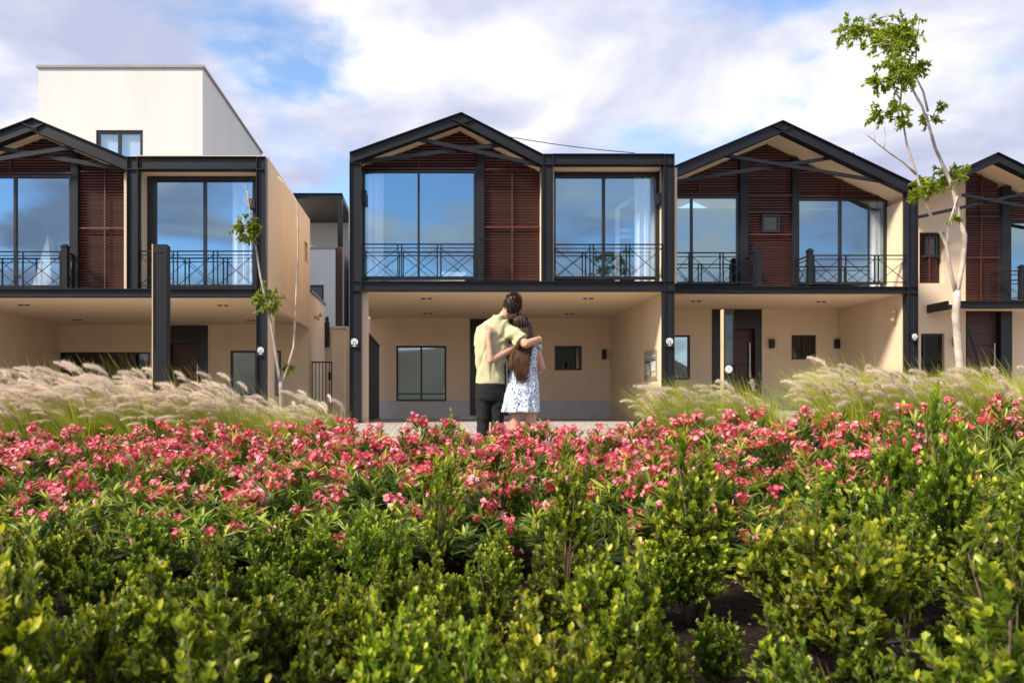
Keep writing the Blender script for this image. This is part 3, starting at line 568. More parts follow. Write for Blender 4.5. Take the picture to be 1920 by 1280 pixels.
# ------------------------------------------------------------------ right-hand house with the wide gable
def right_house():
    Yf, Yw, Yb = 17.46, 18.25, 20.45; fl = CAMZ-.12
    R = thing('townhouse', (X(1468, Yf), Yf, fl), 'wide-gabled house right of the middle one, small square window in its shutters', 'house', 'row houses')
    zm1, zm0 = Z(537, Yf), Z(549, Yf); xr = X(1722, Yf); xi = X(1703, Yf)
    column(R, 1703, 1722, fl-.4, Z(349, Yf), Yf); xp = 5.075; hbeam(R, 1247.5, 1702.8, 537, 549, Yf)
    for z in (zm0, zm1): stiffener(R, 1703, 1722, z, Yf)
    pk, le, re = (1468, 225), (1247.5, 317.8), (1722, 346)
    rafter(R, le, pk, 22, Yf); rafter(R, pk, re, 23, Yf); roofpiece(R, le, pk, 22, Yf, Yf+.22, Yf+6); roofpiece(R, pk, re, 23, Yf, Yf+.22, Yf+6)
    MB().bar((X(1450, Yf), Yf+.03, Z(235, Yf)), (X(1474, Yf), Yf+.03, Z(246, Yf)), .02, .04).build('stiffener', M['steel'], R)
    MB().bar((X(1488, Yf), Yf+.03, Z(236, Yf)), (X(1462, Yf), Yf+.03, Z(248, Yf)), .02, .04).build('stiffener', M['steel'], R)
    truss(R, [((1240, 344), (1602, 289)), ((1348, 291), (1702, 349))], Yf+.13, .075)
    k = Yf/Yw
    def bk(p): return (CX+(p[0]-CX)*k, CY+(p[1]-CY)*k)
    a, b_, c = bk((1216, 354)), bk((1468, 248)), bk((1722, 369)); lt, rt = line(a, b_), line(b_, c); top = lambda p: max(lt(p), rt(p))
    window(R, xp, X(1386, Yw), Z(533, Yw), Z(367, Yw), Yw, [X(1297, Yw)], .055); window(R, X(1494, Yw), X(1664, Yw), Z(533, Yw), Z(371, Yw), Yw, [X(1576, Yw)], .06)
    for p, q in ((1386.3, 1401), (1484, 1493.7)): box('post', M['steel'], R, X(p, Yw), X(q, Yw), Yw-.06, Yw+.09, Z(536, Yw), Z(top((p+q)/2)+3, Yw))
    shutter(R, 1229, 1386, 255, 366, Yw, 5.0, top, [1311], [364]); shutter(R, 1494, 1664, 255, 370, Yw, 5.0, top, [1577], [368])
    hole = (1428, 1462, 401, 437); shutter(R, 1401.5, 1484, 255, 536, Yw, 5.0, top, [], [398, 440, 367], hole)
    window(R, X(1428, Yw), X(1462, Yw), Z(436, Yw), Z(402, Yw), Yw-.02, [], .055, 'dglass')
    wall_yz('wall', M['stucco'], R, xi-.02, xr-.02, Yf+.21, Yf+6, fl-.3, Z(372, Yf))
    wt = MB().prism([(X(1664.3, Yw), zm1), (xi-.022, zm1), (xi-.022, Z(top(1700), Yw)), (X(1664.3, Yw), Z(top(1664), Yw))], Yw, Yw+.1).build('wall', M['stucco'], R)
    box('ceiling', M['ceiling'], R, xp, xi-.022, Yf+.203, Yb+.05, zm0+.004, zm1-.05); box('balcony_floor', M['plinth'], R, xp, xi-.022, Yf+.203, Yw+.4, zm1-.048, zm1-.006)
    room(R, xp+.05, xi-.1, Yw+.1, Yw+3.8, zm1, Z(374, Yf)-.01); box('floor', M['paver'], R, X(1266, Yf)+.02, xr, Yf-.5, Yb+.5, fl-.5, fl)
    bx0 = xp; D = (X(1335, Yb), X(1428, Yb), fl, Z(580, Yb)); sW = (X(1484, Yb), X(1530, Yb), Z(674, Yb), Z(628, Yb)); lW = (X(1250, Yb), X(1294, Yb), Z(712, Yb), Z(628, Yb)); pl = Z(728, Yb)
    wall_xz('wall', M['stucco'], R, bx0, xi-.022, pl, zm0+.004, Yb, Yb+.25, [D, sW, lW]); box('plinth', M['plinth'], R, bx0, D[0], Yb-.012, Yb+.2, fl, pl); box('plinth', M['plinth'], R, D[1], xi-.022, Yb-.012, Yb+.2, fl, pl)
    window(R, *sW, Yb+.03, [(sW[0]+sW[1])/2], .05, 'dglass'); window(R, *lW, Yb+.03, [], .05, 'mglass')
    door(R, D[0], D[1], fl, D[3], Yb, (D[0]+.30, X(1415, Yb), D[3]-.5))
    for p in ((1441.5, 1449.5), (1563.5, 1571)): lamp_box(R, X(p[0], Yb), X(p[1], Yb), Z(652, Yb), Z(637, Yb), Yb-.12, Yb)
    lamp_box(R, X(1671, Yw), X(1685, Yw), Z(421, Yw), Z(407, Yw), Yw-.16, Yw)
    MB().ball((X(1593, Yb), Yb-.15, Z(592, Yb)), (.06, .06, .08)).ball((X(1599, Yb), Yb-.1, Z(585, Yb)), (.07, .07, .06)).build('motion_sensor', M['paint'], R, True)
    ym = 10.4*F/(1680-CX); zz = Z(592, ym)
    MB().ball((xi-.09, ym, zz+.1), (.05, .05, .05)).ball((xi-.12, ym, zz-.08), (.05, .06, .05)).bar((xi-.02, ym, zz), (xi-.1, ym, zz), .03, .03).bar((xi-.1, ym, zz-.1), (xi-.1, ym, zz+.14), .025, .025).build('wall_light', M['brass'], R, True)
    zc = zm0+.004
    for px, py in ((1305, 564), (1540, 565)):
        y = (zc-CAMZ)*F/(CY-py); downlight(R, X(px, y), y, zc)
    railing(R, (1248, 1421), 473, 533, [(1250, 1292), (1298, 1350), (1356, 1414)], Yf+.10, [(1417, 1426)]); side_rail(R, X(1421.5, Yf+.1), Yf+.17, Yw-.06, Z(473, Yf+.1), zm1)
    railing(R, (1518, 1702), 478, 533, [(1526, 1573), (1586, 1640), (1647, 1700)], Yf+.10, [(1513.5, 1523)]); side_rail(R, X(1518, Yf+.1), Yf+.17, Yw-.06, Z(478, Yf+.1), zm1)
    emblem_plate(R, 1707, 1721.5, 623, 640, Yf)
    curtain(X(1627, Yw+.25), X(1659, Yw+.25), zm1+.02, Z(376, Yw), Yw+.16, 'white curtain behind the wide-gabled house\'s right window')
right_house()

# ------------------------------------------------------------------ far right house, partly out of frame
def far_house():
    Yf, Yw = 19.5, 20.3; fl = CAMZ+.05
    R = thing('townhouse', (X(1850, Yf), Yf, fl), 'house at the right frame edge with dark canopy over a red-brown door', 'house', 'row houses')
    pk, le, re = (1872, 285), (1718, 356), (2050, 372)
    rafter(R, le, pk, 19, Yf); rafter(R, pk, re, 19, Yf); roofpiece(R, le, pk, 19, Yf, Yf+.22, Yf+6); roofpiece(R, pk, re, 19, Yf, Yf+.22, Yf+6)
    truss(R, [((1722, 407), (2000, 345)), ((1802, 366), (2040, 410))], Yf+.13, .075)
    k = Yf/Yw
    def bk(p): return (CX+(p[0]-CX)*k, CY+(p[1]-CY)*k)
    a, b_, c = bk((1718, 375)), bk((1872, 304)), bk((2050, 391)); lt, rt = line(a, b_), line(b_, c); top = lambda p: max(lt(p), rt(p))
    x0, x1 = X(1690, Yw), X(1811, Yw); uW = (X(1724, Yw), X(1771, Yw), Z(531, Yw), Z(435, Yw)); lW = (X(1727, Yw), X(1771, Yw), Z(712, Yw), Z(625, Yw))
    wall_xz('wall', M['stucco'], R, x0, x1, fl-.4, Z(top(1690)+2, Yw), Yw, Yw+.25, [uW, lW])
    MB().prism([(x0, Z(top(1690)+2, Yw)), (x1, Z(top(1690)+2, Yw)), (x1, Z(top(1811), Yw)), (x0, Z(top(1690)+.5, Yw))], Yw, Yw+.25).build('wall', M['stucco'], R)
    box('recess', M['black'], R, uW[0], uW[1], Yw+.22, Yw+.24, uW[2], uW[3])
    sh = shutter(R, 1726, 1759, 437, 530, Yw+.10, 4.6, None, [1742], [481], (1734, 1758, 442, 481)); window(R, X(1734, Yw+.08), X(1758, Yw+.08), Z(481, Yw), Z(442, Yw), Yw+.07, [], .05, 'dglass')
    window(R, *lW, Yw+.1, [X(1737, Yw)], .06, 'dglass', [Z(690, Yw)])
    shutter(R, 1812, 1874, 295, 566, Yw-.04, 4.6, top, [1839], [406, 483]); shutter(R, 1892, 1990, 295, 413, Yw-.04, 4.6, top, [], [411])
    box('post', M['steel'], R, X(1874.5, Yw), X(1891, Yw), Yw-.10, Yw+.1, Z(566, Yw), Z(top(1883)+3, Yw)); window(R, X(1892, Yw), X(2000, Yw), Z(566, Yw), Z(414, Yw), Yw, [X(1960, Yw)], .06)
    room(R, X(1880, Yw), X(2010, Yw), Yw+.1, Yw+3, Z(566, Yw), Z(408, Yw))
    cn = hbeam(R, 1800, 2060, 564, 577, Yf); box('canopy', M['ceiling'], R, X(1800, Yf)+.02, X(2060, Yf), Yf+.203, Yw, Z(576, Yf), Z(568, Yf))
    box('canopy_edge', M['steel'], R, X(1779, Yf), X(1800, Yf)-.003, Yf-.002, Yw-.002, Z(577, Yf), Z(571, Yf)); box('canopy_edge', M['steel'], R, X(1777, Yf)-.02, X(1779, Yf)-.002, Yf-.01, Yw-.002, Z(580, Yf), Z(564, Yf))
    door(R, X(1812, Yw), X(1897, Yw), fl-.2, Z(580, Yw), Yw, (X(1814, Yw), X(1876, Yw), Z(584, Yw)))
    wall_xz('wall', M['stucco'], R, X(1897, Yw)+.003, X(2060, Yw), fl-.4, Z(577, Yw), Yw+.5, Yw+.7); box('wall', M['stucco'], R, X(2000, Yw)+.01, X(2060, Yw), Yw, Yw+.2, Z(577, Yw), Z(420, Yw))
    lamp_box(R, X(1786, Yw), X(1791, Yw), Z(648, Yw), Z(633, Yw), Yw-.12, Yw)
    railing(R, (1886, 2040), 507, 562, [(1918, 1960), (1966, 2020)], Yf+.1, [(1911, 1919)]); side_rail(R, X(1888, Yf+.1), Yf+.17, Yw-.1, Z(507, Yf+.1), Z(564, Yf))
    box('floor', M['plinth'], R, X(1722, Yf)+.1, X(2060, Yf), Yf-.5, Yw+.6, fl-.6, fl-.2)
far_house()

# ------------------------------------------------------------------ white tower and the lane between the houses
def background():
    Y0, Y1 = 22.0, 29.5; R = thing('white_tower_house', (X(230, Y0), Y0, CAMZ-.6), 'plain white tower block rising behind the left house', 'building')
    x0, x1 = X(72, Y0), X(380, Y0); zt = Z(128, Y0); w = (X(180, Y0), X(268, Y0), Z(330, Y0), Z(244, Y0))
    wall_xz('wall', M['white'], R, x0, x1-.2, CAMZ-.6, zt, Y0, Y0+.2, [w]); wall_yz('wall', M['white'], R, x1-.198, x1, Y0, Y1, CAMZ-.6, zt); wall_yz('wall', M['white'], R, x0, x0+.2, Y0+.202, Y1, CAMZ-.6, zt)
    b = MB().box(x0-.05, x1+.05, Y0-.05, Y0+.25, zt+.002, zt+.07).box(x1-.25, x1+.05, Y0+.252, Y1, zt+.002, zt+.07).box(x0-.05, x0+.25, Y0+.252, Y1, zt+.002, zt+.07).build('coping', M['roof'], R)
    box('roof', M['roof'], R, x0+.2, x1-.2, Y0+.2, Y1, zt-.3, zt-.2)
    window(R, *w, Y0+.04, [X(223, Y0)], .09, 'glass'); box('sky_reflection_sheet', M['curtain'], R, w[0], w[1], Y0+.16, Y0+.19, w[2], w[3])  # white sheet behind the pane imitates bright sky reflected in it
    # terrace house down the lane
    Y2 = 30.0; R = thing('terrace_house', (X(600, Y2), Y2, CAMZ-.6), 'pale house with dark roofed terrace seen in the gap between houses', 'building')
    xa, xb = X(500, Y2), X(642, Y2)
    zr = Z(363, Y2); box('roof', M['brownsteel'], R, xa, xb-.2, Y2+.23, Y2+4.2, Z(372, Y2), zr-.02); hb2 = hbeam(R, 553-60, 641.8, 362, 372.5, Y2); box('roof_edge', M['steel'], R, xb-.19, xb, Y2+.21, Y2+6, Z(372.5, Y2), zr)
    box('terrace_post', M['steel'], R, X(633, Y2), xb, Y2+.003, Y2+.19, Z(467, Y2)+.07, Z(372.6, Y2)); box('terrace_post', M['steel'], R, X(505, Y2), X(514, Y2), Y2+.003, Y2+.19, Z(467, Y2)+.07, Z(372.6, Y2))
    w2 = (X(560, Y2), X(607, Y2), Z(568, Y2), Z(534, Y2)); wall_xz('wall', M['white'], R, xa, xb-.152, CAMZ-.6, Z(467, Y2), Y2, Y2+.15, [w2]); window(R, *w2, Y2+.03, [], .07, 'dglass')
    box('coping', M['roof'], R, xa, xb, Y2-.03, Y2+.2, Z(467, Y2)+.002, Z(467, Y2)+.068); wall_yz('wall', M['white'], R, xb-.15, xb, Y2, Y2+6, CAMZ-.6, Z(467, Y2)); wall_xz('wall', M['white'], R, xa, xb+1.5, Z(467, Y2)-.5, Z(372, Y2)-.005, Y2+4.0, Y2+4.19)
    wall_yz('wall', M['white'], R, xb+.25, xb+.45, Y2, Y2+6, CAMZ-.6, Z(380, Y2)); 
    # beige gate pillar with tall dark fin, side gate and wall
    Y3 = 21.9; P = thing('gate_pillar', (X(636, Y3), Y3, CAMZ-.6), 'beige pillar with a tall dark brown fin in the lane between houses', 'pillar')
    box('shaft', M['stucco'], P, X(623, Y3), X(645, Y3), Y3, Y3+.5, CAMZ-.7, Z(616, Y3)); box('cap', M['plinth'], P, X(621, Y3), X(648, Y3), Y3-.04, Y3+.54, Z(616, Y3)+.002, Z(611.5, Y3)); box('fin', M['brownsteel'], P, X(628, Y3), X(641.5, Y3), Y3+.1, Y3+.4, Z(611.5, Y3)+.002, Z(463, Y3))
    G = thing('lane_gate', (X(600, Y3), Y3, CAMZ-.6), 'dark bar gate closing the lane beside the left house', 'gate')
    xa, xb = X(578.5, Y3), X(622.5, Y3); zt, zb = Z(677, Y3), CAMZ-.55
    MB().box(xa, xa+.04, Y3+.1, Y3+.14, zb, zt).box(xb-.04, xb, Y3+.1, Y3+.14, zb, zt).box(xa+.04, xb-.04, Y3+.1, Y3+.14, zt-.04, zt).box(xa+.04, xb-.04, Y3+.1, Y3+.14, zb, zb+.05).build('gate_frame', M['frame'], G)
    for i in range(6): x = xa+.04+(xb-xa-.08)*(i+.5)/6; box('bar', M['frame'], G, x-.012, x+.012, Y3+.11, Y3+.134, zb+.05, zt-.04)
    box('lock_box', M['black'], G, xb-.12, xb-.045, Y3+.08, Y3+.15, Z(712, Y3), Z(697, Y3))
    W = wall_xz('lane_wall', M['stucco'], None, X(600, 25), X(660, 25), CAMZ-.7, Z(612, 25), 25, 25.2); tag(W, 'low beige wall closing the lane behind the bar gate', 'wall')
    Lp = thing('lane_lantern', (X(612, 24.6), 24.6, Z(652, 24.6)), 'tall black lantern on the lane wall above the bar gate', 'lantern')
    x = X(612, 24.6); box('body', M['black'], Lp, x-.08, x+.08, 24.65, 24.85, Z(650, 24.6), Z(602, 24.6)); MB().ball((x, 24.75, Z(597, 24.6)), (.06, .06, .08)).build('finial', M['black'], Lp, True); box('bracket', M['black'], Lp, x-.03, x+.03, 24.86, 25.0, Z(630, 24.6), Z(624, 24.6))
background()

# ------------------------------------------------------------------ light posts
def light_post(px0, px1, pyt, Y, label, logo_y):
    x0, x1 = X(px0, Y), X(px1, Y); g = gh((x0+x1)/2, Y); zt = Z(pyt, Y); w = x1-x0
    R = thing('light_post', (x0+w/2, Y, g), label, 'light post', 'steel light posts along the walk'); d = .13
    MB().box(x0+.012, x1, Y, Y+.012, g, g+(zt-g)*.52).box(x0+.012, x1, Y, Y+.012, zt-.09, zt).box(x0+.012, x0+.03, Y, Y+.012, g+(zt-g)*.52, zt-.09).box(x1-.018, x1, Y, Y+.012, g+(zt-g)*.52, zt-.09).box(x1-.012, x1, Y+.012, Y+d, g, zt).box(x0+.012, x1-.012, Y+d-.012, Y+d, g, zt).box(x0+.012, x1-.012, Y+.012, Y+d-.012, zt-.012, zt).build('shaft', M['steel'], R)
    box('side_strip', M['brass'], R, x0, x0+.011, Y+.002, Y+d, g, zt+.004)
    box('lens', M['dglass'] if logo_y else M['steel'], R, x0+.03, x1-.018, Y+.006, Y+.010, g+(zt-g)*.52, zt-.09)
    if logo_y:
        cz = Z(logo_y, Y); cx = (x0+x1)/2+.004; n = 24; r = w*.36
        dd = MB().prism([(cx+r*math.cos(2*math.pi*k/n), cz+r*math.sin(2*math.pi*k/n)) for k in range(n)], Y-.006, Y-.001).build('emblem_disc', M['plinth'], R); emblem(dd, cx, cz, Y-.0075, r*.8)
light_post(284.5, 312, 458, 8.6, 'dark steel post standing in the plume grass before the left house', None)
light_post(1356, 1376, 580, 13.6, 'slim steel post with round emblem in front of the wide-gabled house', 692)


# ------------------------------------------------------------------ the couple
YP = 8.2; KP = YP/F
def Q(px, py, dy=0.0): return Vector(((px-CX)*KP, YP+dy, CAMZ+(CY-py)*KP))
def remeshed(mb, voxel, smooth):
    me = mb.mesh('tmp'); o = bpy.data.objects.new('tmp', me); COL.objects.link(o)
    r = o.modifiers.new('r', 'REMESH'); r.mode = 'VOXEL'; r.voxel_size = voxel; r.use_smooth_shade = True
    k = o.modifiers.new('s', 'SMOOTH'); k.factor = .5; k.iterations = smooth
    dg = bpy.context.evaluated_depsgraph_get(); m2 = bpy.data.meshes.new_from_object(o.evaluated_get(dg))
    bpy.data.objects.remove(o); bpy.data.meshes.remove(me); return m2
def oval(c, rx, ry, n=36, rot=0.0):
    return [c+Vector((rx*math.cos(2*math.pi*k/n)*math.cos(rot)-ry*math.sin(2*math.pi*k/n)*math.sin(rot), rx*math.cos(2*math.pi*k/n)*math.sin(rot)+ry*math.sin(2*math.pi*k/n)*math.cos(rot), 0)) for k in range(n)]
def displace(me, fn):
    co = np.empty(len(me.vertices)*3); me.vertices.foreach_get('co', co); co = co.reshape(-1, 3)
    no = np.empty(len(me.vertices)*3); me.vertices.foreach_get('normal', no); no = no.reshape(-1, 3)
    d = np.array([fn(p) for p in co]); me.vertices.foreach_set('co', (co+no*d[:, None]).ravel()); me.update()
def hand(mb, wrist, palm_c, palm_r, rot, fingers, thumb, rad=.0085):
    mb.capsule(wrist, palm_c, .026, .03); mb.ball(palm_c, palm_r, rot=rot)
    for f in fingers:
        for a, b, r0, r1 in zip(f[:-1], f[1:], (rad*1.1, rad, rad*.9), (rad, rad*.92, rad*.78)): mb.capsule(a, b, r0, r1, 8)
    for a, b in zip(thumb[:-1], thumb[1:]): mb.capsule(a, b, rad*1.25, rad*1.0, 8)
skin = pmat('skin', (0.58, 0.31, 0.20), .5, var=.06, vscale=12, spec=.3)
def shirt_mat():
    return pmat('pale_olive_cotton', (0.50, 0.48, 0.29), .9, var=.05, vscale=10, bump=.15, bscale=500, spec=.15)
def floral_mat():
    m = bpy.data.materials.new('blue_floral_cotton'); m.use_nodes = True; nt = m.node_tree; N = nt.nodes.new; L = nt.links.new
    b = nt.nodes['Principled BSDF']; b.inputs['Roughness'].default_value = .85; b.inputs['Specular IOR Level'].default_value = .2
    tc = N('ShaderNodeTexCoord'); base = (0.80, 0.83, 0.86, 1); cur = None
    nz = N('ShaderNodeTexNoise'); nz.inputs['Scale'].default_value = 30; L(tc.outputs['Object'], nz.inputs['Vector'])
    ad = N('ShaderNodeVectorMath'); ad.operation = 'MULTIPLY_ADD'; ad.inputs[1].default_value = (.02, .02, .02); L(nz.outputs['Color'], ad.inputs[0]); L(tc.outputs['Object'], ad.inputs[2])
    for sc_, lo, hi, c in ((26, .36, .42, (.38, .50, .70, 1)), (44, .33, .38, (.06, .11, .24, 1)), (60, .26, .32, (.20, .33, .34, 1)), (38, .16, .20, (.42, .36, .66, 1))):
        v = N('ShaderNodeTexVoronoi'); v.inputs['Scale'].default_value = sc_; mp = N('ShaderNodeMapping'); mp.inputs['Location'].default_value = (sc_, sc_*.3, 0); L(ad.outputs[0], mp.inputs[0]); L(mp.outputs[0], v.inputs['Vector'])
        r = N('ShaderNodeMapRange'); r.inputs[1].default_value = lo; r.inputs[2].default_value = hi; r.inputs[3].default_value = 1; r.inputs[4].default_value = 0; L(v.outputs['Distance'], r.inputs[0])
        mx = N('ShaderNodeMix'); mx.data_type = 'RGBA'; L(r.outputs[0], mx.inputs[0]); mx.inputs[7].default_value = c
        if cur is None: mx.inputs[6].default_value = base
        else: L(cur, mx.inputs[6])
        cur = mx.outputs[2]
    L(cur, b.inputs['Base Color']); return m
def hair_mat(name, c0, c1, z0, z1):        # colour runs from dark roots to sun-bleached tips
    m = bpy.data.materials.new(name); m.use_nodes = True; nt = m.node_tree; N = nt.nodes.new; L = nt.links.new
    b = nt.nodes['Principled BSDF']; b.inputs['Roughness'].default_value = .45; b.inputs['Specular IOR Level'].default_value = .3
    at = N('ShaderNodeAttribute'); at.attribute_name = 'tint'; r = N('ShaderNodeValToRGB'); r.color_ramp.elements[0].color = (*c0, 1); r.color_ramp.elements[1].color = (*c1, 1)
    L(at.outputs['Fac'], r.inputs[0]); L(r.outputs[0], b.inputs['Base Color']); return m
def set_tint(me, vals):
    a = me.attributes.new('tint', 'FLOAT', 'POINT'); a.data.foreach_set('value', np.asarray(vals, dtype=np.float32))
def strands(paths, r0, mat, name, parent, tints):
    b = MB(); t = []
    for p, tt in zip(paths, tints):
        m = len(p); b.tube(p, [r0*(1-.7*i/(m-1)) for i in range(m)], 4); t += [v for i in range(m) for v in [tt[0]+(tt[1]-tt[0])*i/(m-1)]*4]
    me = b.mesh(name, True); set_tint(me, t); return mkobj(name, me, mat, parent)

def man():
    P = thing('person', (Q(919, 872).x, YP, gh(.6, YP)+.03), 'person in pale olive t-shirt and black jeans, arm around companion, back turned', 'person')
    zg = gh(.6, YP)+.03
    b = MB(); roll = Matrix.Rotation(math.radians(20), 3, 'Y') @ Matrix.Rotation(math.radians(14), 3, 'X')
    hc = Q(960, 572, -.01)
    b.ball(hc, (.077, .098, .112), 20, 14, roll); b.ball(hc+Vector((-.03, .055, -.06)), (.055, .06, .065), 16, 10, roll)      # skull and jaw
    b.ball(hc+Vector((-.078, .008, -.018)), (.010, .022, .033), 10, 8, roll); b.ball(hc+Vector((.07, .0, -.07)), (.010, .02, .03), 10, 8, roll)
    b.ball(hc+Vector((-.03, .115, -.035)), (.014, .02, .024), 8, 6)   # nose
    b.capsule(Q(948, 588, .0), Q(934, 612, .0), .055, .066)
    b.ring_loft([oval(Q(cx, py, 0), rx, ry) for cx, py, rx, ry in ((919, 745, .12, .085), (919, 725, .13, .09), (920, 700, .125, .09), (921, 670, .155, .105), (923, 640, .175, .11), (927, 618, .165, .095), (932, 604, .09, .07))])
    b.capsule(Q(905, 617), Q(898, 660, .02), .055, .043); b.capsule(Q(898, 660, .02), Q(906, 690, .17), .043, .03)
    wl = Q(906, 690, .17); pc = wl+Vector((.02, .07, -.03)); b.capsule(wl, pc, .028, .034); b.ball(pc, (.025, .045, .04))
    for i in range(4):
        a = pc+Vector((.02, .03, .025-.017*i)); b.capsule(a, a+Vector((.035, .02, -.005)), .0085, .008, 8); b.capsule(a+Vector((.035, .02, -.005)), a+Vector((.05, -.01, -.008)), .008, .007, 8)
    b.capsule(pc+Vector((0, .02, .03)), pc+Vector((.04, .04, .05)), .011, .009, 8)
    # right arm round the companion's shoulders
    sh, el, wr = Q(953, 617, -.02), Q(982, 648, -.20), Q(1005, 638, -.10)
    b.capsule(sh, el, .056, .046); b.capsule(el, wr, .045, .031)
    pc = Q(1011, 638, -.045); fs = []
    for i in range(4):
        a = pc+Vector((.012, .02, .022-.015*i)); fs.append([a, a+Vector((.012, .035, .004)), a+Vector((.004, .062, -.006)), a+Vector((-.012, .078, -.016))])
    hand(b, wr, pc, (.026, .045, .038), None, fs, [pc+Vector((-.01, .0, .03)), pc+Vector((-.015, .04, .045)), pc+Vector((-.015, .06, .038))])
    for s, cx in ((-1, 906), (1, 933)):
        hip, kn, an = Q(cx, 745), Q(cx-1, 803, -.01), Vector((Q(cx-2, 0).x, YP+.01, zg+.09))
        b.capsule(hip, kn, .062, .044); b.capsule(kn, an, .044, .034); b.capsule(an+Vector((0, .02, -.05)), an+Vector((s*.02, .17, -.06)), .035, .03)
    mkobj('body', remeshed(b, .0075, 4), skin, P)
    # jeans
    t = MB(); t.ring_loft([oval(Q(919, py, 0), rx, ry) for py, rx, ry in ((706, .143, .105), (716, .148, .112), (730, .155, .12), (745, .158, .118), (752, .14, .105))])
    for cx in (906, 932.5):
        t.ring_loft([oval(Q(cx+dx, py, 0), rx, rx*1.08, 24) for dx, py, rx in ((0, 736, .078), (0, 760, .079), (0, 785, .070), (-.5, 803, .064), (-1, 825, .063), (-1.5, 850, .056), (-1.5, 864, .055))])
    me = remeshed(t, .007, 3); displace(me, lambda p: .006*mnoise.noise(Vector((p[0]*9, p[1]*9, p[2]*16)))+.003*mnoise.noise(Vector((p[0]*25, p[1]*25, p[2]*40))))
    mkobj('jeans', me, pmat('black_denim', (.016, .016, .018), .85, var=.2, vscale=18, bump=.2, bscale=400, spec=.2), P)
    s = MB()
    for cx in (905, 931): a = Vector((Q(cx-2, 0).x, YP-.02, zg+.04)); s.ball(a+Vector((0, .07, 0)), (.045, .14, .04)); s.ball(a+Vector((0, -.0, .02)), (.042, .06, .055))
    mkobj('shoes', remeshed(s, .008, 2), M['black'], P)
    # t-shirt
    t = MB(); t.ring_loft([oval(Q(cx, py, dy), rx, ry) for cx, py, rx, ry, dy in ((920, 720, .152, .122, 0), (919.5, 718, .153, .124, 0), (919.5, 700, .152, .122, 0), (920.5, 675, .160, .124, -.005), (922, 650, .172, .126, -.012), (924.5, 630, .178, .122, -.018), (927, 614, .165, .105, -.015), (931, 603, .120, .085, -.01), (934, 596, .078, .072, -.005), (936, 592, .068, .068, 0))])
    t.ring_loft([oval(Q(904, 612), .055, .07, 20), oval(Q(902, 625), .066, .075, 20), oval(Q(899, 648, .01), .064, .07, 20)])
    a, c = Q(948, 617, -.02), Q(975, 641, -.15); ax = (c-a).normalized()
    t.tube([a-ax*.03, a, a.lerp(c, .5), c, c+ax*.012], [.05, .078, .082, .082, .082], 20)
    me = remeshed(t, .0065, 5)
    def fold(p):
        z = p[2]; px = p[0]
        d = -.013*(1-abs(math.sin((px*21-z*6)+1.6*mnoise.noise(Vector((px*5, p[1]*4, z*3))))))**3*max(0, min(1, (Q(0, 625).z-z)*4))-.012*(1-abs(math.sin((px*16+z*24)+2*mnoise.noise(Vector((px*4, 2, z*4))))))**3*max(0, 1-abs(px-Q(958, 0).x)*7)
        d += .006*math.sin((px*62+z*11)+2.0*mnoise.noise(Vector((px*7, p[1]*5, z*3))))*max(0, min(1, (Q(0, 612).z-z)*4))
        d += .012*math.sin((px*34-z*52)+3*mnoise.noise(Vector((px*6, 1, z*6))))*max(0, 1-abs(px-Q(955, 0).x)*6)
        return (d+.007*mnoise.noise(Vector((px*16, p[1]*16, z*12))))*max(.15, min(1, (z-Q(0, 720).z)*9))
    displace(me, fold); mkobj('t_shirt', me, shirt_mat(), P)
    nk = [Q(937, 594.5, -.004)+Vector((.060*math.cos(a), .066*math.sin(a), .010*math.sin(a)-.018*math.cos(a))) for a in np.linspace(0, 2*math.pi, 25)]
    MB().tube(nk, [.008]*25, 8).build('collar', pmat('olive_rib', (0.42, 0.40, 0.24), .9, var=.05), P, True)
    # short dark hair
    b = MB(); b.ball(hc+Vector((.004, -.012, .018)), (.084, .102, .108), 22, 14, roll); b.ball(hc+Vector((-.012, -.058, -.055)), (.055, .04, .05), 16, 10, roll)
    me = remeshed(b, .006, 3); displace(me, lambda p: .010*mnoise.noise(Vector((p[0]*38, p[1]*38, p[2]*24)))); set_tint(me, [.1]*len(me.vertices))
    hm = hair_mat('dark_brown_hair', (.018, .010, .007), (.085, .045, .025), 0, 1)
    # keep hair off the face: trim vertices that sit in front of and below the hairline
    hr = mkobj('hair', me, hm, P); bm = bmesh.new(); bm.from_mesh(me); dl = [v for v in bm.verts if (roll.transposed() @ (v.co-hc)).y > .045 and (roll.transposed() @ (v.co-hc)).z < .06]; bmesh.ops.delete(bm, geom=dl, context='VERTS'); bm.to_mesh(me); bm.free()
    ps, ts = [], []
    for i in range(900):
        u, v = random.uniform(0, 2*math.pi), random.uniform(-.55, 1)
        d = Vector((math.cos(u)*math.sqrt(1-v*v), math.sin(u)*math.sqrt(1-v*v), v))
        if d.y > .45 and v < .5: continue
        q = hc+Vector((.004, -.012, .018))+roll @ Vector((d.x*.083, d.y*.101, d.z*.107)); g = roll @ d; sw = Vector((random.uniform(-.5, .5), -.3, -.9 if v < .3 else random.uniform(-.3, .4))); L = random.uniform(.02, .045)
        ps.append([q-g*.004, q+g*.010+sw*L*.35, q+g*.011+sw*L*.8]); k = random.random(); ts.append((.15+.3*k, .3+.6*k))
    strands(ps, .0028, hm, 'hair_strands', hr, ts)
    return P
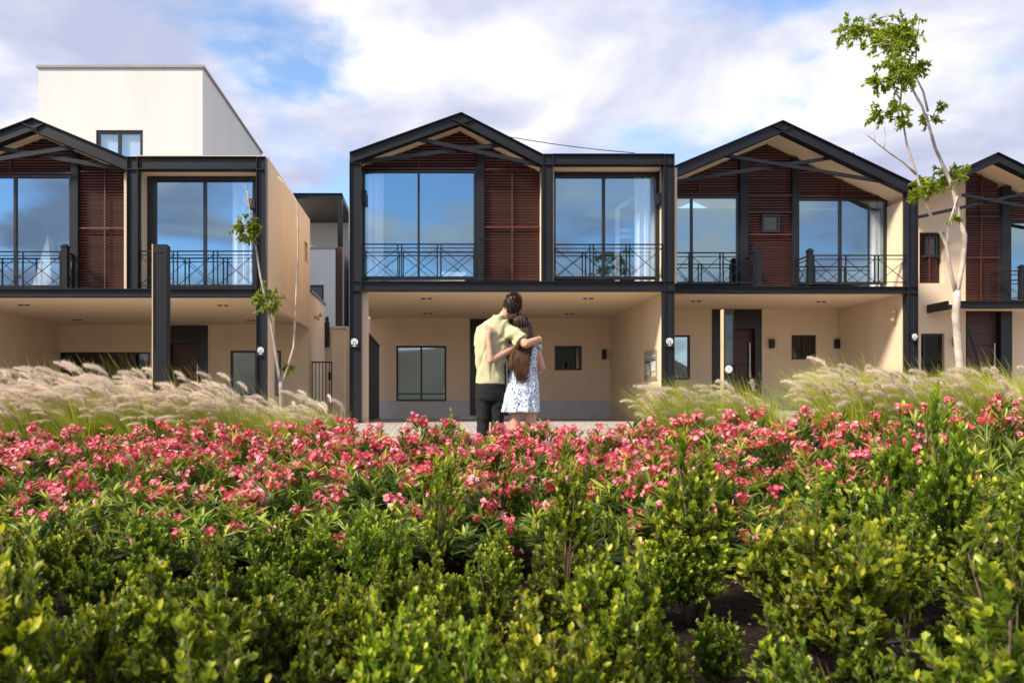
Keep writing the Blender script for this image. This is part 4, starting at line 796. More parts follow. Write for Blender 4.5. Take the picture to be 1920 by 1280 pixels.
def woman():
    zg = gh(.9, YP)+.03
    P = thing('person', (Q(983, 0).x, YP, zg), 'person with long brown hair in short blue floral dress, head on companion\'s shoulder', 'person')
    b = MB(); roll = Matrix.Rotation(math.radians(-12), 3, 'Y'); hc = Q(976, 609, -.02)
    b.ball(hc, (.072, .092, .106), 20, 14, roll); b.ball(hc+Vector((.0, .05, -.055)), (.048, .052, .058), 16, 10, roll); b.ball(hc+Vector((0, .105, -.03)), (.012, .018, .02), 8, 6)
    for s in (-1, 1): b.ball(hc+Vector((s*.072, .005, -.015)), (.009, .018, .028), 8, 6)
    b.capsule(Q(979, 622, 0), Q(983, 645, 0), .046, .052)
    b.ring_loft([oval(Q(cx, py), rx, ry) for cx, py, rx, ry in ((979, 752, .15, .115), (979, 735, .165, .12), (980, 715, .155, .11), (982, 690, .125, .09), (983, 668, .14, .095), (983, 654, .145, .085), (983, 645, .08, .06))])
    # left arm across his back, forearm up, palm flat with fingers upward
    sh, el, wr = Q(959, 655, -.03), Q(917, 678, -.19), Q(914, 636, -.175)
    b.capsule(sh, el, .043, .036); b.capsule(el, wr, .036, .024)
    pc = Q(914, 626, -.165); fs = []
    for i in range(4):
        x = -.027+.018*i; h = (.038, .044, .042, .032)[i]; a = pc+Vector((x*.9, -.002, .025)); fs.append([a, a+Vector((x*.25, -.004, h*.55)), a+Vector((x*.4, .002, h)), a+Vector((x*.45, .012, h*1.5))])
    hand(b, wr, pc, (.034, .017, .042), None, fs, [pc+Vector((.028, 0, -.005)), pc+Vector((.045, -.002, .018)), pc+Vector((.052, .004, .04))], .0075)
    sh, el, wr = Q(1006, 655, -.0), Q(1017, 690, .0), Q(1004, 699, .17)
    b.capsule(sh, el, .041, .034); b.capsule(el, wr, .034, .023); pc = wr+Vector((-.03, .03, 0)); b.capsule(wr, pc, .023, .028); b.ball(pc, (.04, .028, .02))
    for i in range(4): a = pc+Vector((-.03, .024-.015*i, 0)); b.capsule(a, a+Vector((-.04, .0, -.004)), .0075, .006, 8)
    b.capsule(pc+Vector((0, .02, .01)), pc+Vector((-.04, .035, .02)), .009, .008, 8)
    for s, cx in ((-1, 965.5), (1, 994.5)):
        hip, kn, an = Q(cx, 748), Q(cx, 805, -.012), Vector((Q(cx, 0).x, YP+.0, zg+.08))
        b.capsule(hip, kn, .078, .052); b.capsule(kn, kn.lerp(an, .35)+Vector((0, -.012, 0)), .05, .05); b.capsule(kn.lerp(an, .35)+Vector((0, -.012, 0)), an, .05, .031); b.capsule(an+Vector((0, .02, -.045)), an+Vector((s*.015, .14, -.055)), .03, .025)
    mkobj('body', remeshed(b, .0075, 4), pmat('skin_fair', (0.62, 0.34, 0.235), .5, var=.05, vscale=12, spec=.3), P)
    s = MB()
    for cx in (965.5, 994.5): s.ball(Vector((Q(cx, 0).x, YP+.06, zg+.035)), (.04, .125, .035))
    mkobj('shoes', remeshed(s, .008, 2), M['paint'], P)
    # dress: fitted bodice with small ruffled shoulders, flared skirt with soft pleats
    def dring(cx, py, rx, ry, amp, dz=0):
        c = Q(cx, py); n = 72; r = []
        for k in range(n):
            a = 2*math.pi*k/n; w = 1+amp*(math.sin(9*a+.6)+.5*math.sin(17*a+2)); r.append(c+Vector((rx*w*math.cos(a), ry*w*math.sin(a), dz+amp*.05*math.sin(7*a))))
        return r
    d = MB(); d.ring_loft([dring(*q) for q in ((973.5, 773, .205, .175, .05), (973.5, 771, .205, .175, .05), (974.5, 758, .196, .165, .045), (977, 738, .182, .15, .03), (979.5, 715, .163, .13, .018), (981.5, 698, .142, .108, .006), (982, 688, .137, .10, .0), (982.5, 675, .142, .104, .0), (983, 660, .150, .102, .0), (983, 651, .145, .092, .0), (983, 646, .115, .08, 0))])
    for px in (957, 1008): d.ball(Q(px, 652, -.005), (.050, .060, .042), 14, 10)
    me = remeshed(d, .0065, 3); displace(me, lambda p: .004*mnoise.noise(Vector((p[0]*20, p[1]*20, p[2]*14)))+.003*math.sin(p[0]*90+4*mnoise.noise(Vector((p[0]*8, 0, p[2]*6))))); mkobj('dress', me, floral_mat(), P)
    hm = hair_mat('brown_hair', (.022, .012, .008), (.24, .12, .06), 0, 1)
    b = MB(); b.ball(hc+Vector((.0, -.014, .012)), (.082, .098, .106), 20, 14, roll)
    b.ring_loft([oval(Q(cx, py, dy), rx, ry, 24) for cx, py, rx, ry, dy in ((976, 682, .03, .010, -.115), (978, 670, .052, .016, -.118), (981, 655, .068, .026, -.115), (984, 640, .075, .035, -.095), (983, 625, .080, .05, -.07), (979, 612, .080, .07, -.05))])
    me = remeshed(b, .006, 3); displace(me, lambda p: .006*math.sin(p[0]*150+5*mnoise.noise(Vector((p[0]*9, 0, p[2]*7))))); zs = np.array([v.co.z for v in me.vertices]); set_tint(me, np.clip((Q(0, 650).z-zs)/.35, 0, .45))
    bm = bmesh.new(); bm.from_mesh(me); bmesh.ops.delete(bm, geom=[v for v in bm.verts if (roll.transposed() @ (v.co-hc)).y > .05 and (v.co-hc).z < .05], context='VERTS'); bm.to_mesh(me); bm.free()
    hr = mkobj('hair', me, hm, P); ps, ts = [], []
    for i in range(620):
        u = random.uniform(-1, 1); v = random.uniform(0, 1)
        x0 = Q(979+u*15, 605+v*8, -.10+.05*u*u); x1 = Q(983+u*15, 640, -.130+.03*u*u+.02*v); end = random.uniform(670, 722); sp = u*12+random.gauss(0, 2.6)
        if random.random() < .12: sp = -24+random.gauss(0, 2); end = 695
        x2 = Q(978+sp, 668, -.142+.012*v+.00008*sp*sp); x3 = Q(974+sp*.75+random.gauss(0, 1.5), end, -.145+.02*v); w1 = random.gauss(0, .004); 
        x25 = x2.lerp(x3, .5)+Vector((random.gauss(0, .006), -.006*random.random(), 0))
        ps.append([x0, x0.lerp(x1, .5)+Vector((u*.01, -.012, 0)), x1, x1.lerp(x2, .5)+Vector((w1, -.004, 0)), x2, x25, x3]); k = random.random(); ts.append((.02+.1*k, .25+.75*k))
    for i in range(160):      # crown strands
        u = random.uniform(-1, 1); t0 = hc+roll @ Vector((u*.02, .02, .108)); pts = [t0]
        for a in (.35, .8, 1.25): pts.append(hc+roll @ Vector((u*.086*math.sin(a), -.02-.095*abs(math.cos(u*1.2))*math.sin(a), .112*math.cos(a))))
        ps.append(pts); k = random.random(); ts.append((.05+.15*k, .05+.25*k))
    strands(ps, .0030, hm, 'hair_strands', hr, ts)
man(); woman()

# ------------------------------------------------------------------ plants: leaf batches
TPL = {
 'box': ([(0,0,0),(.30,-.40,.05),(.30,.40,.05),(.72,-.47,.05),(.72,.47,.05),(1,0,-.02),(.36,0,-.03),(.76,0,-.02)], [(0,1,6),(0,6,2),(1,3,7,6),(6,7,4,2),(3,5,7),(7,5,4)]),
 'lance': ([(0,0,0),(.32,-.5,.02),(.32,.5,.02),(.68,-.42,-.02),(.68,.42,-.02),(1,0,-.12),(.32,0,-.015),(.68,0,-.055)], [(0,1,6),(0,6,2),(1,3,7,6),(6,7,4,2),(3,5,7),(7,5,4)]),
 'petal': ([(0,0,0),(.45,-.30,.06),(.45,.24,.06),(.92,-.46,.10),(1.0,.12,.08),(.82,.46,.12)], [(0,1,2),(1,3,4),(1,4,2),(2,4,5)]),
 'bud': ([(0,0,0),(.5,-.5,.12),(.5,.5,.12),(.5,0,-.25),(1,0,0)], [(0,1,3),(0,3,2),(0,2,1),(1,4,3),(3,4,2),(1,2,4)]),
 'hair': ([(0,-.5,0),(0,.5,0),(1,0,0)], [(0,1,2)]),
}
def unit(a): return a/np.maximum(np.linalg.norm(a, axis=-1, keepdims=True), 1e-9)
class Batch:
    def __init__(s): s.V = []; s.Fc = []; s.T = []; s.n = 0
    def leaves(s, kind, P, D, U, L, W, tint):
        P = np.asarray(P, float); D = unit(np.asarray(D, float)); U = np.asarray(U, float); S = unit(np.cross(D, U)+1e-6); Nn = np.cross(S, D)
        L = np.broadcast_to(np.asarray(L, float), len(P)); W = np.broadcast_to(np.asarray(W, float), len(P)); tv, tf = TPL[kind]
        V = np.stack([P+D*(u*L)[:, None]+S*(v*W)[:, None]+Nn*(w*L)[:, None] for u, v, w in tv], 1); k = len(tv)
        s.V.append(V.reshape(-1, 3)); base = s.n+np.arange(len(P))*k
        for f in tf: s.Fc.append((base[:, None]+np.array(f)))
        s.T.append(np.repeat(np.broadcast_to(np.asarray(tint, float), len(P)), k)); s.n += len(P)*k; return s
    def tube(s, pts, rad, tint, n=5):
        b = MB().tube(pts, rad, n, False); s.V.append(np.array(b.v)); s.Fc.append(np.array(b.f)+s.n); s.T.append(np.full(len(b.v), tint)); s.n += len(b.v); return s
    def mesh(s, name, mats, smooth=True):
        me = bpy.data.meshes.new(name); V = np.concatenate(s.V).astype(np.float32)
        me.vertices.add(len(V)); me.vertices.foreach_set('co', V.ravel())
        sizes = np.concatenate([np.full(len(f), f.shape[1]) for f in s.Fc]); loops = np.concatenate([f.ravel() for f in s.Fc]).astype(np.int32)
        me.loops.add(len(loops)); me.loops.foreach_set('vertex_index', loops); me.polygons.add(len(sizes))
        st = np.zeros(len(sizes), np.int32); st[1:] = np.cumsum(sizes)[:-1]; me.polygons.foreach_set('loop_start', st)
        if smooth: me.polygons.foreach_set('use_smooth', np.ones(len(sizes), bool))
        me.update(calc_edges=True); me.validate(); set_tint(me, np.concatenate(s.T)); me.materials.append(mats); return me
def inst(name, me, parent, loc=(0, 0, 0), rot=(0, 0, 0), scale=(1, 1, 1), kind=None):
    o = bpy.data.objects.new(name, me); COL.objects.link(o); o.parent = parent; o.location = loc; o.rotation_euler = rot; o.scale = scale
    if kind: o['kind'] = kind
    return o
def root(name, loc, rz, scale, label, cat, group):
    o = bpy.data.objects.new(name, None); COL.objects.link(o); o.location = loc; o.rotation_euler = (0, 0, rz); o.scale = scale; o.empty_display_size = .1; return tag(o, label, cat, group)
def ordinal(i, n):
    w = ['first', 'second', 'third', 'fourth', 'fifth', 'sixth', 'seventh', 'eighth', 'ninth', 'tenth', 'eleventh', 'twelfth', 'thirteenth', 'fourteenth', 'fifteenth', 'sixteenth', 'seventeenth', 'eighteenth', 'nineteenth', 'twentieth', 'twenty-first', 'twenty-second', 'twenty-third', 'twenty-fourth', 'twenty-fifth', 'twenty-sixth', 'twenty-seventh', 'twenty-eighth', 'twenty-ninth', 'thirtieth']
    if i == 0: return 'leftmost'
    if i == n-1: return 'rightmost'
    return w[i]+' from the left'

LM = {}
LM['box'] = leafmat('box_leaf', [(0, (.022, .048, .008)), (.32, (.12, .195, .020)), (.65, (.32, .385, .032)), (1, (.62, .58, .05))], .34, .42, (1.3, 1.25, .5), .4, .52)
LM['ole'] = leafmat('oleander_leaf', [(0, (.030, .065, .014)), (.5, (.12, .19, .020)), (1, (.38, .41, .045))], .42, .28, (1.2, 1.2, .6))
LM['pet'] = leafmat('oleander_petal', [(0, (.55, .012, .03)), (.35, (.82, .048, .13)), (.7, (.90, .16, .26)), (1, (.95, .55, .55))], .55, .30)
LM['grass'] = leafmat('fountain_grass_blade', [(0, (.13, .23, .012)), (.5, (.37, .44, .022)), (1, (.62, .60, .10))], .55, .45)
LM['plume'] = leafmat('fountain_grass_plume', [(0, (.55, .44, .28)), (.5, (.82, .69, .56)), (1, (.93, .84, .76))], .8, .5)
LM['tree'] = leafmat('tree_leaf', [(0, (.08, .13, .015)), (.5, (.21, .29, .024)), (1, (.40, .44, .04))], .45, .45, (1.2, 1.2, .6))

# ------------------------------------------------------------------ box shrubs in the foreground
def box_variant(seed, H=.6, Wd=.36, n_tw=60, leafL=.029):
    r = np.random.default_rng(seed); B = Batch(); T = MB(); T.tube([(0, 0, -.05), (r.normal(0, .008), r.normal(0, .008), H*.25), (r.normal(0, .015), r.normal(0, .015), H*.6)], [.009, .007, .004], 6)
    P, D, U, L, W, t = [], [], [], [], [], []
    stems = []
    for k in range(6):               # main stems fan out from the base
        a = k*1.05+r.uniform(-.4, .4); rr = Wd/2*r.uniform(.25, .75)*(k > 0); hh = H*r.uniform(.62, 1.0)
        p1 = np.array([rr*.35*np.cos(a), rr*.35*np.sin(a), hh*.45]); p2 = np.array([rr*np.cos(a), rr*np.sin(a), hh]); stems.append((np.zeros(3), p1, p2)); T.tube([(0, 0, -.03), p1, p2], [.006, .0045, .0025], 5)
    for i in range(n_tw):
        shoot = i < 11; b0, p1, p2 = stems[int(r.integers(0, 6))]; q0 = r.uniform(.28, 1)**.8 if not shoot else 1.0
        st = 2*p1*q0*(1-q0)+p2*q0*q0; ra = r.uniform(0, 2*np.pi); out = np.array([st[0], st[1], 0])/(Wd*.5); dr = unit(out*.9+np.array([np.cos(ra), np.sin(ra), 0])*.75+np.array([0, 0, r.uniform(.25, 1.1)])) if not shoot else unit(r.normal(0, .22, 3)+np.array([0, 0, 1]))
        tip = st+dr*(r.uniform(.09, .19) if not shoot else r.uniform(.10, .22)); hz = max(tip[2], .05); prof = max(.25, np.sin(np.pi*min(.93, (hz/H)*.72+.20))**.7); rr = np.hypot(tip[0], tip[1]); lim = Wd/2*prof*r.uniform(.85, 1.15)
        if rr > lim: tip[:2] *= lim/rr
        if not shoot: tip[2] = min(tip[2], H*r.uniform(.92, 1.05))
        hz = min(tip[2], H); mid = (st+tip)/2+np.array([(tip-st)[0]*.12, (tip-st)[1]*.12, -.012])
        T.tube([st, mid, tip], [.0032, .0022, .0012], 4); n = int(r.integers(20, 34)); tt = np.sort(r.uniform(.10, 1.0, n))
        for q in tt:
            p = st*(1-q)**2+2*mid*q*(1-q)+tip*q*q; ax = unit((tip-mid)*q+(mid-st)*(1-q)); ang = r.uniform(0, 2*np.pi)
            o = unit(np.cross(ax, [np.cos(ang), np.sin(ang), .3])); d = unit(o*r.uniform(.45, .9)+ax*r.uniform(.5, 1.1)+np.array([0, 0, .25]))
            P.append(p); D.append(d); U.append(ax+np.array([0, 0, .3])+r.normal(0, .25, 3)); l = leafL*r.uniform(.65, 1.2); L.append(l); W.append(l*r.uniform(.50, .62))
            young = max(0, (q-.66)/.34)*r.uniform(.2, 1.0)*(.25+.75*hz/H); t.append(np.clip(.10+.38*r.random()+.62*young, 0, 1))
    B.leaves('box', P, D, U, L, W, t); me = T.mesh('stems', True); me.materials.append(M['twig']); return me, B.mesh('foliage', LM['box'])
BOXV = {wd: [box_variant(100+i+int(wd*1000), Wd=wd, n_tw=int((120, 160, 140)[i]*(wd/.36)**1.2)) for i in range(3)] for wd in (.30, .44, .60, .82)}
BOX_SPARSE = box_variant(140, n_tw=60)
rows = [
 ('farthest row against the oleanders', [(30, 1000, 4.5, 90), (130, 985, 4.7, 95), (280, 972, 4.6, 95), (390, 1000, 4.7, 80), (500, 985, 4.5, 105), (598, 985, 4.7, 80), (690, 985, 4.2, 130), (815, 880, 4.7, 95), (930, 1010, 4.5, 70), (1060, 912, 4.4, 115), (1190, 1060, 4.4, 70), (1310, 903, 4.3, 140), (1560, 905, 4.7, 90), (1665, 872, 4.2, 125), (1790, 845, 4.5, 115), (1905, 920, 4.2, 110)]),
 ('third row from the camera', [(60, 1060, 3.5, 125), (170, 1040, 3.7, 125), (300, 1068, 3.5, 125), (420, 1060, 3.6, 125), (600, 1078, 3.5, 150), (720, 1085, 3.4, 110), (800, 1060, 3.6, 115), (925, 1050, 3.7, 115), (1030, 1090, 3.4, 110), (1290, 990, 3.6, 175), (1215, 1060, 3.5, 100), (1865, 955, 3.5, 135), (500, 1065, 3.7, 120), (1110, 1080, 3.9, 90), (1700, 985, 3.4, 130), (1545, 1000, 3.5, 120)]),
 ('second row from the camera', [(20, 1120, 2.7, 150), (125, 1150, 2.6, 160), (255, 1130, 2.6, 165), (430, 1125, 2.5, 210), (560, 1150, 2.7, 140), (660, 1125, 2.7, 150), (815, 1125, 2.6, 185), (930, 1150, 2.5, 165), (1120, 1068, 2.6, 230), (1255, 1165, 2.6, 140), (1580, 970, 2.75, 350), (1905, 1005, 2.5, 240), (1345, 1150, 2.8, 130), (1775, 1165, 2.9, 110)]),
 ('front row nearest the camera', [(35, 1165, 1.8, 190), (195, 1190, 1.9, 190), (380, 1175, 1.9, 230), (560, 1220, 2.0, 150), (725, 1195, 2.0, 190), (880, 1228, 2.0, 180), (1060, 1185, 2.0, 280), (1195, 1232, 2.1, 120), (1485, 1222, 2.1, 190), (1660, 1215, 2.1, 170), (1890, 1130, 1.9, 200)])]
pr = random.Random(5); vi = 0
def st_sparse(px, Y): return px in (815, 1190) and Y > 3.7
for rname, lst in rows:
    if rname.startswith('farthest'): lst = [(a, b_, c*(.82 if a < 720 else .86), d) for a, b_, c, d in lst]
    if rname.startswith('third'): lst = [(a, b_, c*.90 if a < 1100 else c, d) for a, b_, c, d in lst]
    lst = sorted(lst)
    for i, (px, py, Y, wpx) in enumerate(lst):
        x = X(px, Y); g = gh(x, Y); h = Z(py, Y)-g; w = wpx*Y/F*pr.uniform(1.15, 1.5); h *= pr.uniform(.93, 1.06)
        if Y > 3.5 and px in (815, 1060, 1310, 1665, 1790): h *= 1.16; w *= .82      # the tall slim ones that rise into the flowers
        lab = f'{ordinal(i, len(lst))} small-leaved green shrub in the {rname}'
        if (px, Y) == (1580, 2.75): lab = 'broadest bushy small-leaved shrub, before bare soil at lower right'
        if px == 815 and py == 880: lab = 'thin sparse small-leaved shrub standing tall against pink flowers, mid-left'
        R = root('box_shrub', (x, Y, g), pr.uniform(0, 6.28), (1, 1, 1), lab, 'shrub', 'small-leaved shrubs in the foreground bed')
        R.rotation_euler[0] = pr.uniform(-.10, .10); R.rotation_euler[1] = pr.uniform(-.12, .12)
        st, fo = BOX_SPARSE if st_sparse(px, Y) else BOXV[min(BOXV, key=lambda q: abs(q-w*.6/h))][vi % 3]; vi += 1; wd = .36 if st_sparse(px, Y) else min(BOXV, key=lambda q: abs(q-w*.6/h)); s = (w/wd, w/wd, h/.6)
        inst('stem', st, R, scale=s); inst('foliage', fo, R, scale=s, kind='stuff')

# ------------------------------------------------------------------ oleanders
def flower_cluster(seed, pale):
    r = np.random.default_rng(seed); B = Batch(); n = int(r.integers(7, 14))
    for i in range(n):
        a = r.uniform(0, 2*np.pi); e = np.arccos(r.uniform(-.05, 1)); d = np.array([np.sin(e)*np.cos(a), np.sin(e)*np.sin(a), np.cos(e)]); c = d*r.uniform(.022, .085)*np.array([1, 1, .8])+np.array([0, 0, .01]); nrm = unit(d+r.normal(0, .35, 3))
        u = unit(np.cross(nrm, r.normal(0, 1, 3))); v = np.cross(nrm, u); k = np.arange(5)*2*np.pi/5+r.uniform(0, 1); D = np.cos(k)[:, None]*u+np.sin(k)[:, None]*v+nrm*.22
        tn = np.clip((.80 if pale else .55)+r.normal(0, .13), 0, 1); l = r.uniform(.014, .021); B.leaves('petal', np.repeat(c[None], 5, 0), D, np.repeat(nrm[None], 5, 0), l, l*.85, np.clip(tn+r.normal(0, .05, 5), 0, 1))
        B.leaves('hair', np.repeat(c[None]+nrm*.003, 5, 0), D+nrm*.2, np.repeat(nrm[None], 5, 0), l*.4, l*.3, .98); B.tube([(0, 0, -.03), c*.6, c], [.0016, .0014, .001], .12, 3)
    m = 14 if seed % 4 else 40; P = r.normal(0, .015, (m, 3))+np.array([0, 0, .018]); B.leaves('bud', P, P*1.0+np.array([0, 0, .03])+r.normal(0, .01, (m, 3)), r.normal(0, 1, (m, 3)), r.uniform(.012, .022, m), .006, r.uniform(.05, .35, m))
    return B.mesh('flower_cluster', LM['pet'])
CLV = [flower_cluster(300+i, i % 2 == 0) for i in range(9)]
def oleander_variant(seed, H=.6, sp=.34):
    r = np.random.default_rng(seed); B = Batch(); T = MB(); tips = []; P, D, U, L, W, t = [], [], [], [], [], []
    for i in range(24):
        a = r.uniform(0, 2*np.pi); rad = sp*np.sqrt(r.uniform(.02, 1)); hz = H*r.uniform(.66, 1.12)*(1-.28*(rad/sp)**2); tip = np.array([rad*np.cos(a), rad*np.sin(a), hz]); st = np.array([tip[0]*.12, tip[1]*.12, 0.0]); mid = np.array([tip[0]*.55, tip[1]*.55, hz*.55])
        T.tube([st+np.array([0, 0, -.03]), mid, tip], [.006, .004, .0025], 4); tips.append(tip); n = int(r.integers(30, 42))
        for q in np.sort(r.uniform(.30, 1.0, n)):
            p = st*(1-q)**2+2*mid*q*(1-q)+tip*q*q; ax = unit((tip-mid)*q+(mid-st)*(1-q)); ang = r.uniform(0, 2*np.pi); o = unit(np.cross(ax, [np.cos(ang), np.sin(ang), .2])); up = r.uniform(.6, 2.0) if q > .6 else r.uniform(.1, .7)
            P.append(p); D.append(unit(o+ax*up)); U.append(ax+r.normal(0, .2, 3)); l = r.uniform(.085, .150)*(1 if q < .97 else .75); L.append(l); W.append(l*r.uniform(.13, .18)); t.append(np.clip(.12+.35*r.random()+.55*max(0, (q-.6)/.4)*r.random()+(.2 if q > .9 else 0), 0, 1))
    B.leaves('lance', P, D, U, L, W, t); me = T.mesh('stems', True); me.materials.append(M['twig']); return me, B.mesh('foliage', LM['ole']), tips
OLV = [oleander_variant(400+i) for i in range(6)]
def lerp_list(px, tab): return float(np.interp(px, [a for a, _ in tab], [b for _, b in tab]))
orows = [(4.4, 'nearest'), (4.95, 'front'), (5.5, 'second'), (6.1, 'third'), (6.7, 'fourth'), (7.3, 'back')]
TOP = {4.4: [(0, 985), (650, 965), (1000, 955), (1300, 960), (1500, 1010), (1920, 935)], 4.95: [(0, 930), (650, 915), (1000, 890), (1400, 905), (1650, 900), (1920, 870)], 5.5: [(0, 880), (600, 870), (1000, 862), (1500, 865), (1700, 845), (1920, 810)], 6.1: [(0, 848), (700, 845), (1000, 835), (1450, 825), (1650, 810), (1920, 780)], 6.7: [(0, 825), (600, 822), (1000, 815), (1450, 800), (1650, 790), (1920, 762)], 7.3: [(0, 806), (600, 806), (700, 812), (1000, 806), (1250, 792), (1500, 790), (1700, 775), (1920, 752)]}
FD = {4.4: .16, 4.95: .50, 5.5: .95, 6.1: 1.25, 6.7: 1.4, 7.3: 1.4}
orr = random.Random(11); k = 0
for Y0, rn in orows:
    x = X(-40, Y0); spots = []
    while x < X(1960, Y0): spots.append((x+orr.uniform(-.08, .08), Y0+orr.uniform(-.15, .15))); x += .47
    for i, (x, Y) in enumerate(spots):
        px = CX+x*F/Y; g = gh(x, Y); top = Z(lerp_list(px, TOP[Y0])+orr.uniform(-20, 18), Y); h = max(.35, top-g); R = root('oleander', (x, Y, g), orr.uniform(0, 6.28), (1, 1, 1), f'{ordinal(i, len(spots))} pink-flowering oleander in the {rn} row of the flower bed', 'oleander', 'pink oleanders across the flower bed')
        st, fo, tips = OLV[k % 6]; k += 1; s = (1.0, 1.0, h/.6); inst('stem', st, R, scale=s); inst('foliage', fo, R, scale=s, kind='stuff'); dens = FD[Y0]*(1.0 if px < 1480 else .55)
        for tp in (tips if Y0 < 6 else tips+tips[:14]):
            if orr.random() > dens*(.74+.95*mnoise.noise(Vector((x*1.6, Y*1.6, 5)))): continue
            kk = orr.uniform(.6, 1.05); inst('flower_cluster', orr.choice(CLV), R, (tp[0]+orr.gauss(0, .02), tp[1]+orr.gauss(0, .02), tp[2]*s[2]+orr.uniform(-.03, .04)), (orr.uniform(-.6, .6), orr.uniform(-.6, .6), orr.uniform(0, 6.28)), (kk, kk, kk))
        if Y0 < 5.2 and px < 1500:      # a few clusters hanging low on the shaded front
            for j in range(orr.choice((0, 1, 2, 3))):
                kk = orr.uniform(.8, 1.1); rz = -R.rotation_euler[2]; lx, ly = orr.uniform(-.25, .25), -orr.uniform(.26, .36); inst('flower_cluster', orr.choice(CLV), R, (lx*math.cos(rz)-ly*math.sin(rz), lx*math.sin(rz)+ly*math.cos(rz), h*orr.uniform(.3, .75)), (orr.uniform(0, 1), orr.uniform(-.6, .6), orr.uniform(0, 6.28)), (kk, kk, kk))

# ------------------------------------------------------------------ fountain grass
def blade_curve(r, lean, H, wind):
    a = r.uniform(0, 2*np.pi); sp = r.uniform(.02, .12); b0 = np.array([np.cos(a)*sp, np.sin(a)*sp, 0]); out = np.array([np.cos(a), np.sin(a), 0])*lean; n = 6; pts = []
    for i in range(n): q = i/(n-1); pts.append(b0+out*q*H*.6+np.array([-wind*H*q*q, 0, H*(q-.18*(lean+wind)*q*q)]))
    return np.array(pts)
def ribbons(B, curves, width, tints):
    for c, t in zip(curves, tints):
        n = len(c); d = unit(np.gradient(c, axis=0)); s = unit(np.cross(d, np.array([0.3, 1, .2])))*np.linspace(width, width*.15, n)[:, None]; V = np.empty((2*n, 3)); V[0::2] = c-s; V[1::2] = c+s
        f = np.array([(2*i, 2*i+1, 2*i+3, 2*i+2) for i in range(n-1)]); B.V.append(V); B.Fc.append(f+B.n); B.T.append(np.repeat(np.clip(t+np.linspace(-.1, .25, n), 0, 1), 2)); B.n += 2*n
def tuft(seed, hi):
    r = np.random.default_rng(seed); B = Batch(); ribbons(B, [blade_curve(r, r.uniform(.0, .75), r.uniform(.45, hi), r.uniform(.1, .5)) for _ in range(800)], .0028, r.uniform(.10, .75, 800)); ribbons(B, [blade_curve(r, r.uniform(.0, .35), r.uniform(.85, 1.12), r.uniform(.15, .4)) for _ in range(22)], .0018, r.uniform(.7, 1, 22)); return B.mesh('blades', LM['grass'])
def plume(seed):
    r = np.random.default_rng(seed); B = Batch(); lean = r.uniform(.0, .4); H = r.uniform(.6, .85); st = blade_curve(r, lean, H, r.uniform(.2, .45)); st[:, :2] -= st[0, :2]; L = r.uniform(.16, .24); d0 = unit(st[-1]-st[-2]); n = 9; sp = [st[-1]]; d = d0.copy()
    for i in range(n-1): d = unit(d+np.array([-.15, 0, -.075])); sp.append(sp[-1]+d*L/(n-1))
    sp = np.array(sp); ribbons(B, [np.vstack([st, sp[1:]])], .0018, [.25]); m = 420; q = r.uniform(0, 1, m); P = np.stack([np.interp(q*(n-1), np.arange(n), sp[:, j]) for j in range(3)], 1); ax = unit(np.stack([np.interp(q*(n-1), np.arange(n), np.gradient(sp[:, j])) for j in range(3)], 1)); D = unit(ax*1.0+r.normal(0, .42, (m, 3))); w = np.sin(np.pi*np.clip(q*.85+.12, 0, 1))
    B.leaves('hair', P, D, r.normal(0, 1, (m, 3)), (.026+.034*w)*r.uniform(.7, 1.2, m), .0024, r.uniform(.25, 1, m)); return B.mesh('plume', LM['plume'])
TUF = [tuft(500+i, .76) for i in range(4)]; TALL = [tuft(510+i, .95) for i in range(4)]; PLU = [plume(520+i) for i in range(8)]
clumps = [('left group', [(-25, 8.7), (45, 8.4), (95, 9.1), (150, 8.5), (205, 9.0), (260, 8.45), (315, 9.15), (352, 8.5), (405, 9.0), (440, 8.5)], 688, 112), ('low group by the slender left tree', [(492, 8.9), (535, 8.6), (575, 9.0), (615, 8.7)], 736, 50), ('middle group by the emblem post', [(1272, 9.0), (1318, 9.5), (1408, 9.2), (1446, 9.6)], 714, 50), ('right group by the pale-trunked tree', [(1585, 8.8), (1622, 9.4), (1652, 8.8), (1688, 9.3), (1722, 8.7), (1762, 9.2), (1808, 8.7), (1850, 9.3), (1893, 8.7), (1930, 9.2)], 684, 58)]
gr = random.Random(21)
for gi, (gname, lst, pytop, npl) in enumerate(clumps):
    for i, (px, Y) in enumerate(sorted(lst)):
        x = X(px, Y); g = gh(x, Y)+.03; h = Z(pytop+gr.uniform(-5, 18), Y)-g; s = h/.86; R = root('fountain_grass', (x, Y, g), 0, (1, 1, 1), f'{ordinal(i, len(lst))} pale plumed grass clump in the {gname}', 'grass clump', 'plumed grass clumps')
        inst('blades', (TUF if gi < 2 else TALL)[(i+gi) % 4], R, rot=(0, 0, gr.uniform(-.3, .3)), scale=(s*1.05, s*1.05, s), kind='stuff')
        for j in range(npl):
            a = gr.uniform(0, 6.28); rr = .1*math.sqrt(gr.random())*s; kk = s*gr.uniform(.62, 1.05); inst('plume', gr.choice(PLU), R, (rr*math.cos(a), rr*math.sin(a), 0), (gr.gauss(0, .16), gr.gauss(-.05, .17), gr.gauss(0, .45)), (kk, kk, kk))
for nm, a, c in (('planting_bed', -60, 655), ('planting_bed', 1205, 1470), ('planting_bed', 1500, 1990)):
    tag(sheet(nm, list(np.linspace(X(a, 9), X(c, 9), 12)), [8.05, 8.4, 9.0, 9.6, 10.1], M['soil'], .045), kind='structure')

